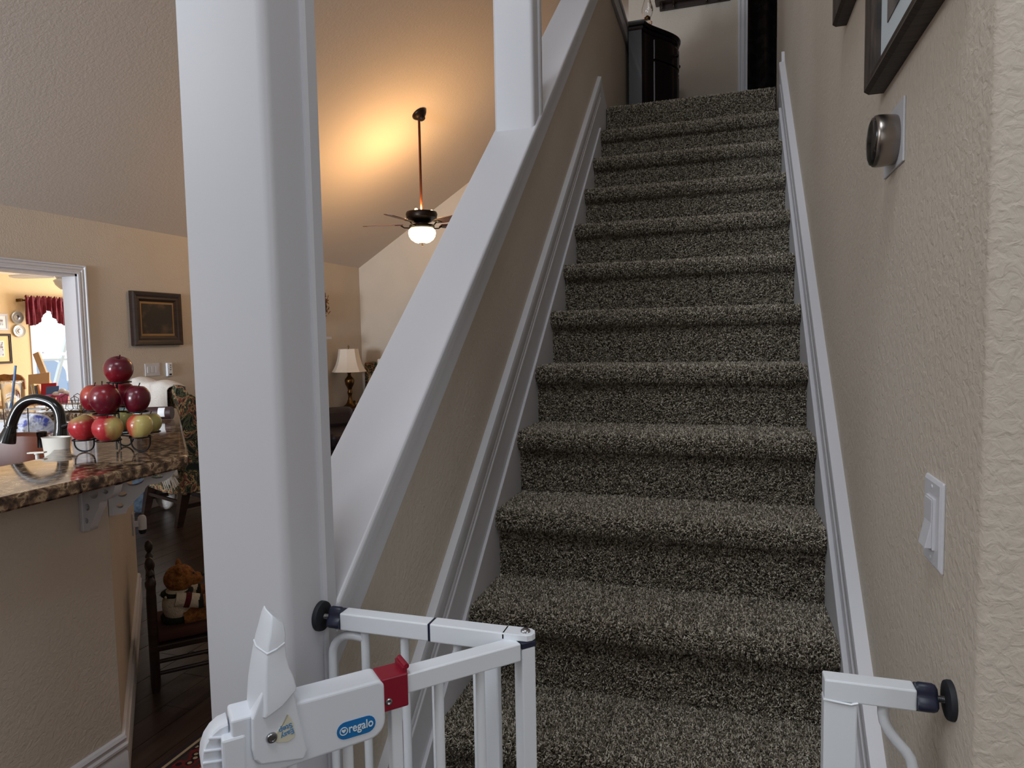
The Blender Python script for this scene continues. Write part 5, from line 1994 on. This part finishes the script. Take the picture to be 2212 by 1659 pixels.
for a_ in (-.03, .63):
    m = MB()
    rings = []
    for b_, zt2 in ((-.0, 1.06), (.10, 1.05), (.20, .98), (.32, .80), (.55, .68), (.64, .66)):
        rings.append([q3(a_ + .0, b_, .27), q3(a_ + .08, b_, .27), q3(a_ + .08, b_, zt2 - .03), q3(a_ + .04, b_, zt2), q3(a_, b_, zt2 - .03)])
    m.loft(rings)
    m.build('wing_arm', M['floral'], ac, smooth=50, bevel=.01)
m = MB()
rings = []
for t in [k / 12 for k in range(13)]:
    rings.append([q3(-.03 + .73 * t, -.004, .29), q3(-.03 + .73 * t, -.004, .262 - .02 * math.sin(t * PI)), q3(-.03 + .73 * t, .01, .262 - .02 * math.sin(t * PI)), q3(-.03 + .73 * t, .01, .29)])
m.loft(rings)
m.build('welt', M['floral'], ac)
for a_, b_ in ((.03, .03), (.62, .03), (.03, .60), (.62, .60)):
    MB().loft([[q3(a_ + i * .022 * f, b_ + j * .022 * f - (.06 * (1 - z / .27) if b_ < .1 else 0), z) for i, j in ((-1, -1), (1, -1), (1, 1), (-1, 1))] for z, f in ((0, 1.1), (.27, 1.6))]).build('leg', M['darkwood'], ac)
for a_ in (.03, .62):
    MB().bar(q3(a_, -.01, .15), q3(a_, .60, .15), .022, .03).build('stretcher', M['darkwood'], ac)
MB().bar(q3(.03, .30, .15), q3(.62, .30, .15), .022, .03).build('stretcher', M['darkwood'], ac)
MB().bar(q3(.03, .0, .19), q3(.62, .0, .19), .018, .026).build('stretcher', M['darkwood'], ac)
# white throw over the back
m = MB()
nc, nr = 18, 22
vs = []
for i in range(nr + 1):
    t = i / nr
    for k in range(nc + 1):
        s_ = k / nc
        a_ = .02 + .66 * s_ + .05 * t + .015 * math.sin(t * 7)
        if t < .35:
            b_ = .07 - .165 * (t / .35)
            z = AH + .02 + .022 * math.sin(t / .35 * PI) - .03 * s_ * 0
        else:
            u = (t - .35) / .65
            b_ = -.095 + .035 * u + .015 * math.sin(s_ * 16 + u * 3)
            z = AH + .02 - u * .70
        z += .012 * math.sin(s_ * 9 + 1) - .03 * s_ ** 2
        vs.append(q3(a_, b_ - .012, z))
fs = []
for i in range(nr):
    for k in range(nc):
        a = i * (nc + 1) + k
        fs.append((a, a + 1, a + nc + 2, a + nc + 1))
m.add(vs, fs)
o = m.build('throw', M['throw'], smooth=80)
so_ = o.modifiers.new('solid', 'SOLIDIFY')
so_.thickness = .01
tag(o, 'white woven throw draped over the back of the floral armchair', 'throw')
# white fringe of a second cloth under the counter edge
fr0 = dep(385, 1012, 5.0)
m = MB()
rw = random.Random(5)
for k in range(26):
    a = q3(.46 + .22 * rw.random(), -.062, .44 + .05 * rw.random())
    b = a + au * (.02 + .05 * rw.random()) - Vector((0, 0, .10 + .07 * rw.random()))
    m.tube([a, a.lerp(b, .5) - av * .012, b], [.005, .0045, .003], 5)
fo = m.build('white_fringe', M['throw'], smooth=60)
fo['kind'] = 'stuff'
tag(fo, 'white tasselled fringe hanging on the lower back of the armchair', 'fringe')
# grey-blue cushion and white bag on the floor
cb = at(302, 1112, 2, FLOOR + .0)
tag(MB().ball(Vector((cb.x - .04, cb.y + .04, FLOOR + .19)), .12, .07, .188, 18, 12, Matrix.Rotation(.5, 3, 'Z')).build('floor_cushion', M['bluefab'], smooth=70), 'grey-blue patterned cushion standing on the floor by the counter end', 'cushion')
tag(MB().ball(Vector((cb.x + .09, cb.y + .20, FLOOR + .20)), .10, .08, .199, 16, 10, Matrix.Rotation(.3, 3, 'Z')).build('white_bag', M['throw'], smooth=70), 'white cloth bag behind the grey-blue cushion', 'bag')

# ------------------------------------------------------------------ child's chair with teddy bear
P0 = Vector((-2.50, .62, FLOOR))
fu = Vector((.69, .724, 0))
fv = Vector((-.724, .69, 0))
cc = thing('childs_chair', 'small dark ladder-back chair beside the counter wall', 'chair', P0)
c3 = lambda a, b, z: P0 + fu * a + fv * b + Vector((0, 0, z))
HP = .575
for b_ in (0, .27):
    p = c3(0, b_, 0)
    MB().lathe([(.015, 0), (.019, .04), (.0195, .40), (.017, .44), (.021, .455), (.021, .47), (.015, .478), (.010, .488), (.017, .50), (.013, .512), (.008, .52), (.016, .535), (.0175, .552), (.012, .568), (.0001, HP)], 16, p).build('back_post', M['darkwood'], cc, smooth=45)
for b_ in (0, .27):
    p = c3(.30, b_, 0)
    MB().lathe([(.014, 0), (.018, .04), (.0185, .17), (.016, .195), (.0001, .20)], 14, p).build('front_leg', M['darkwood'], cc, smooth=45)
for z in (.30, .40):
    MB().bar(c3(.0, .012, z), c3(.0, .258, z), .012, .04).build('back_slat', M['darkwood'], cc, bevel=.003)
for b_, z in ((0, .075), (.27, .075), (0, .125), (.27, .125)):
    MB().cyl(c3(0, b_, z), c3(.30, b_, z), .0085, n=10).build('rung', M['darkwood'], cc, smooth=50)
for a_, z in ((.30, .13), (0, .13)):
    MB().cyl(c3(a_, 0, z), c3(a_, .27, z), .0085, n=10).build('rung', M['darkwood'], cc, smooth=50)
MB().obox(c3(.15, .135, .185), fu, fv, (0, 0, 1), .165, .15, .014).build('seat', M['darkwood'], cc, bevel=.006)
cq = thing('chair_pad', 'brown padded cushion on the small ladder-back chair', 'cushion', c3(.15, .135, .20))
MB().obox(c3(.155, .135, .2245), fu, fv, (0, 0, 1), .15, .135, .024).build('pad', M['plush'], cq, bevel=.018, seg=4, smooth=60)
bear = thing('teddy_bear', 'brown teddy bear in a cream, maroon and green sweater sitting on the small chair', 'teddy bear', c3(.13, .12, .25))
Rb = Matrix((fu, fv, Vector((0, 0, 1)))).transposed()
Bc = c3(.10, .115, .245)
MB().ball(Bc + Vector((0, 0, .075)), .062, .075, .085, 18, 12, Rb).build('body', M['knit'], bear, smooth=80)
hd = Bc + Vector((0, 0, .185)) + fu * .012
MB().ball(hd, .064, .066, .058, 18, 12, Rb).build('head', M['fur'], bear, smooth=80)
MB().ball(hd + fu * .058 - Vector((0, 0, .012)), .036, .034, .028, 14, 10, Rb).build('muzzle', M['fur'], bear, smooth=80)
MB().ball(hd + fu * .092 - Vector((0, 0, .0)), .009, .012, .009, 10, 8, Rb).build('nose', M['rubber'], bear, smooth=80)
for s_ in (-1, 1):
    MB().ball(hd + fv * (.052 * s_) + Vector((0, 0, .046)), .012, .024, .024, 12, 8, Rb).build('ear', M['fur'], bear, smooth=80)
    MB().ball(hd + fu * .054 + fv * (.024 * s_) + Vector((0, 0, .018)), .006, .006, .006, 8, 6).build('eye', M['rubber'], bear, smooth=80)
    sh0 = Bc + fv * (.068 * s_) + Vector((0, 0, .115))
    elb = sh0 + fu * .085 - Vector((0, 0, .025))
    hnd = sh0 + fu * .15 - Vector((0, 0, .03))
    MB().tube([sh0 - fu * .01, sh0.lerp(elb, .5), elb], [.030, .031, .030], 14).build('sleeve', M['knit'], bear, smooth=70)
    MB().tube([sh0.lerp(elb, .30), sh0.lerp(elb, .42), sh0.lerp(elb, .55)], [.0318, .0325, .0318], 14).build('sleeve_stripe', M['maroonknit'], bear, smooth=70)
    MB().tube([elb - fu * .008, elb + fu * .012], [.0315, .0305], 14).build('cuff', M['greenknit'], bear, smooth=70)
    MB().tube([elb, elb.lerp(hnd, .6), hnd, hnd + fu * .022], [.026, .028, .025, .010], 14).build('paw', M['fur'], bear, smooth=70)
    l0 = Bc + fv * (.045 * s_) + Vector((0, 0, .022)) + fu * .02
    MB().tube([l0, l0 + fu * .10 + Vector((0, 0, .006)), l0 + fu * .15 + Vector((0, 0, .012)), l0 + fu * .17 + Vector((0, 0, .018))], [.036, .034, .038, .015], 14).build('leg', M['fur'], bear, smooth=70)
MB().lathe([(.058, .133), (.066, .128), (.064, .118), (.056, .116)], 20, Bc, Rb).build('collar', M['greenknit'], bear, smooth=60)
MB().lathe([(.062, .005), (.068, .012), (.070, .028), (.066, .032)], 20, Bc, Rb).build('hem_band', M['greenknit'], bear, smooth=60)
for k in range(8):
    a = 2 * PI * k / 8
    MB().ball(Bc + Rb @ Vector((.064 * math.cos(a), .064 * math.sin(a), .124)), .006, n=8, m=6).build('collar_dot', M['knit'], bear, smooth=80)
MB().tube([Bc + fu * .16 + fv * .07 + Vector((0, 0, .06)), Bc + fu * .19 + fv * .07 + Vector((0, 0, .03))], [.045, .05], 12).build('toy_bundle', M['throw'], bear, smooth=60)

# ------------------------------------------------------------------ rug
rg = thing('area_rug', 'oriental rug with a patterned border on the dark floor', 'rug', (-1.55, -.2, FLOOR))


def rug_mat():
    m = mat('oriental_rug', S(92, 30, 34), .95, spec=.1)
    nt = m.node_tree
    b = nt.nodes['Principled BSDF']
    tc = nt.nodes.new('ShaderNodeTexCoord')
    n = nt.nodes.new('ShaderNodeTexVoronoi')
    n.inputs['Scale'].default_value = 26
    r = nt.nodes.new('ShaderNodeValToRGB')
    r.color_ramp.interpolation = 'CONSTANT'
    st = [(0, S(168, 150, 118)), (.2, S(36, 30, 34)), (.38, S(104, 40, 40)), (.62, S(60, 50, 46))]
    while len(r.color_ramp.elements) < len(st):
        r.color_ramp.elements.new(.5)
    for e, (p, c) in zip(r.color_ramp.elements, st):
        e.position = p
        e.color = c
    nt.links.new(tc.outputs['Object'], n.inputs['Vector'])
    nt.links.new(n.outputs['Distance'], r.inputs[0])
    nt.links.new(r.outputs[0], b.inputs['Base Color'])
    return m


RG = (-2.085, -1.08, -1.4, 1.1)
M['rug'] = rug_mat()
M['rugdark'] = mat('rug_dark_band', S(34, 26, 28), .95)
M['ruglight'] = mat('rug_light_band', S(164, 146, 116), .95)
MB().box(RG[0], RG[1], RG[2], RG[3], FLOOR + .0005, FLOOR + .009).build('field', M['rug'], rg)
for i, (d0, d1, mm_, h) in enumerate(((0, .022, 'rugdark', .0096), (.022, .034, 'ruglight', .0102), (.034, .046, 'rugdark', .0098), (.150, .160, 'ruglight', .0102), (.160, .176, 'rugdark', .0098), (.176, .188, 'ruglight', .0102))):
    m = MB()
    x0, x1, y0, y1 = RG
    m.box(x0 + d0, x0 + d1, y0 + d0, y1 - d0, FLOOR + .006, FLOOR + h)
    m.box(x1 - d1, x1 - d0, y0 + d0, y1 - d0, FLOOR + .006, FLOOR + h)
    m.box(x0 + d1, x1 - d1, y0 + d0, y0 + d1, FLOOR + .006, FLOOR + h)
    m.box(x0 + d1, x1 - d1, y1 - d1, y1 - d0, FLOOR + .006, FLOOR + h)
    m.build('border_band', M[mm_], rg)
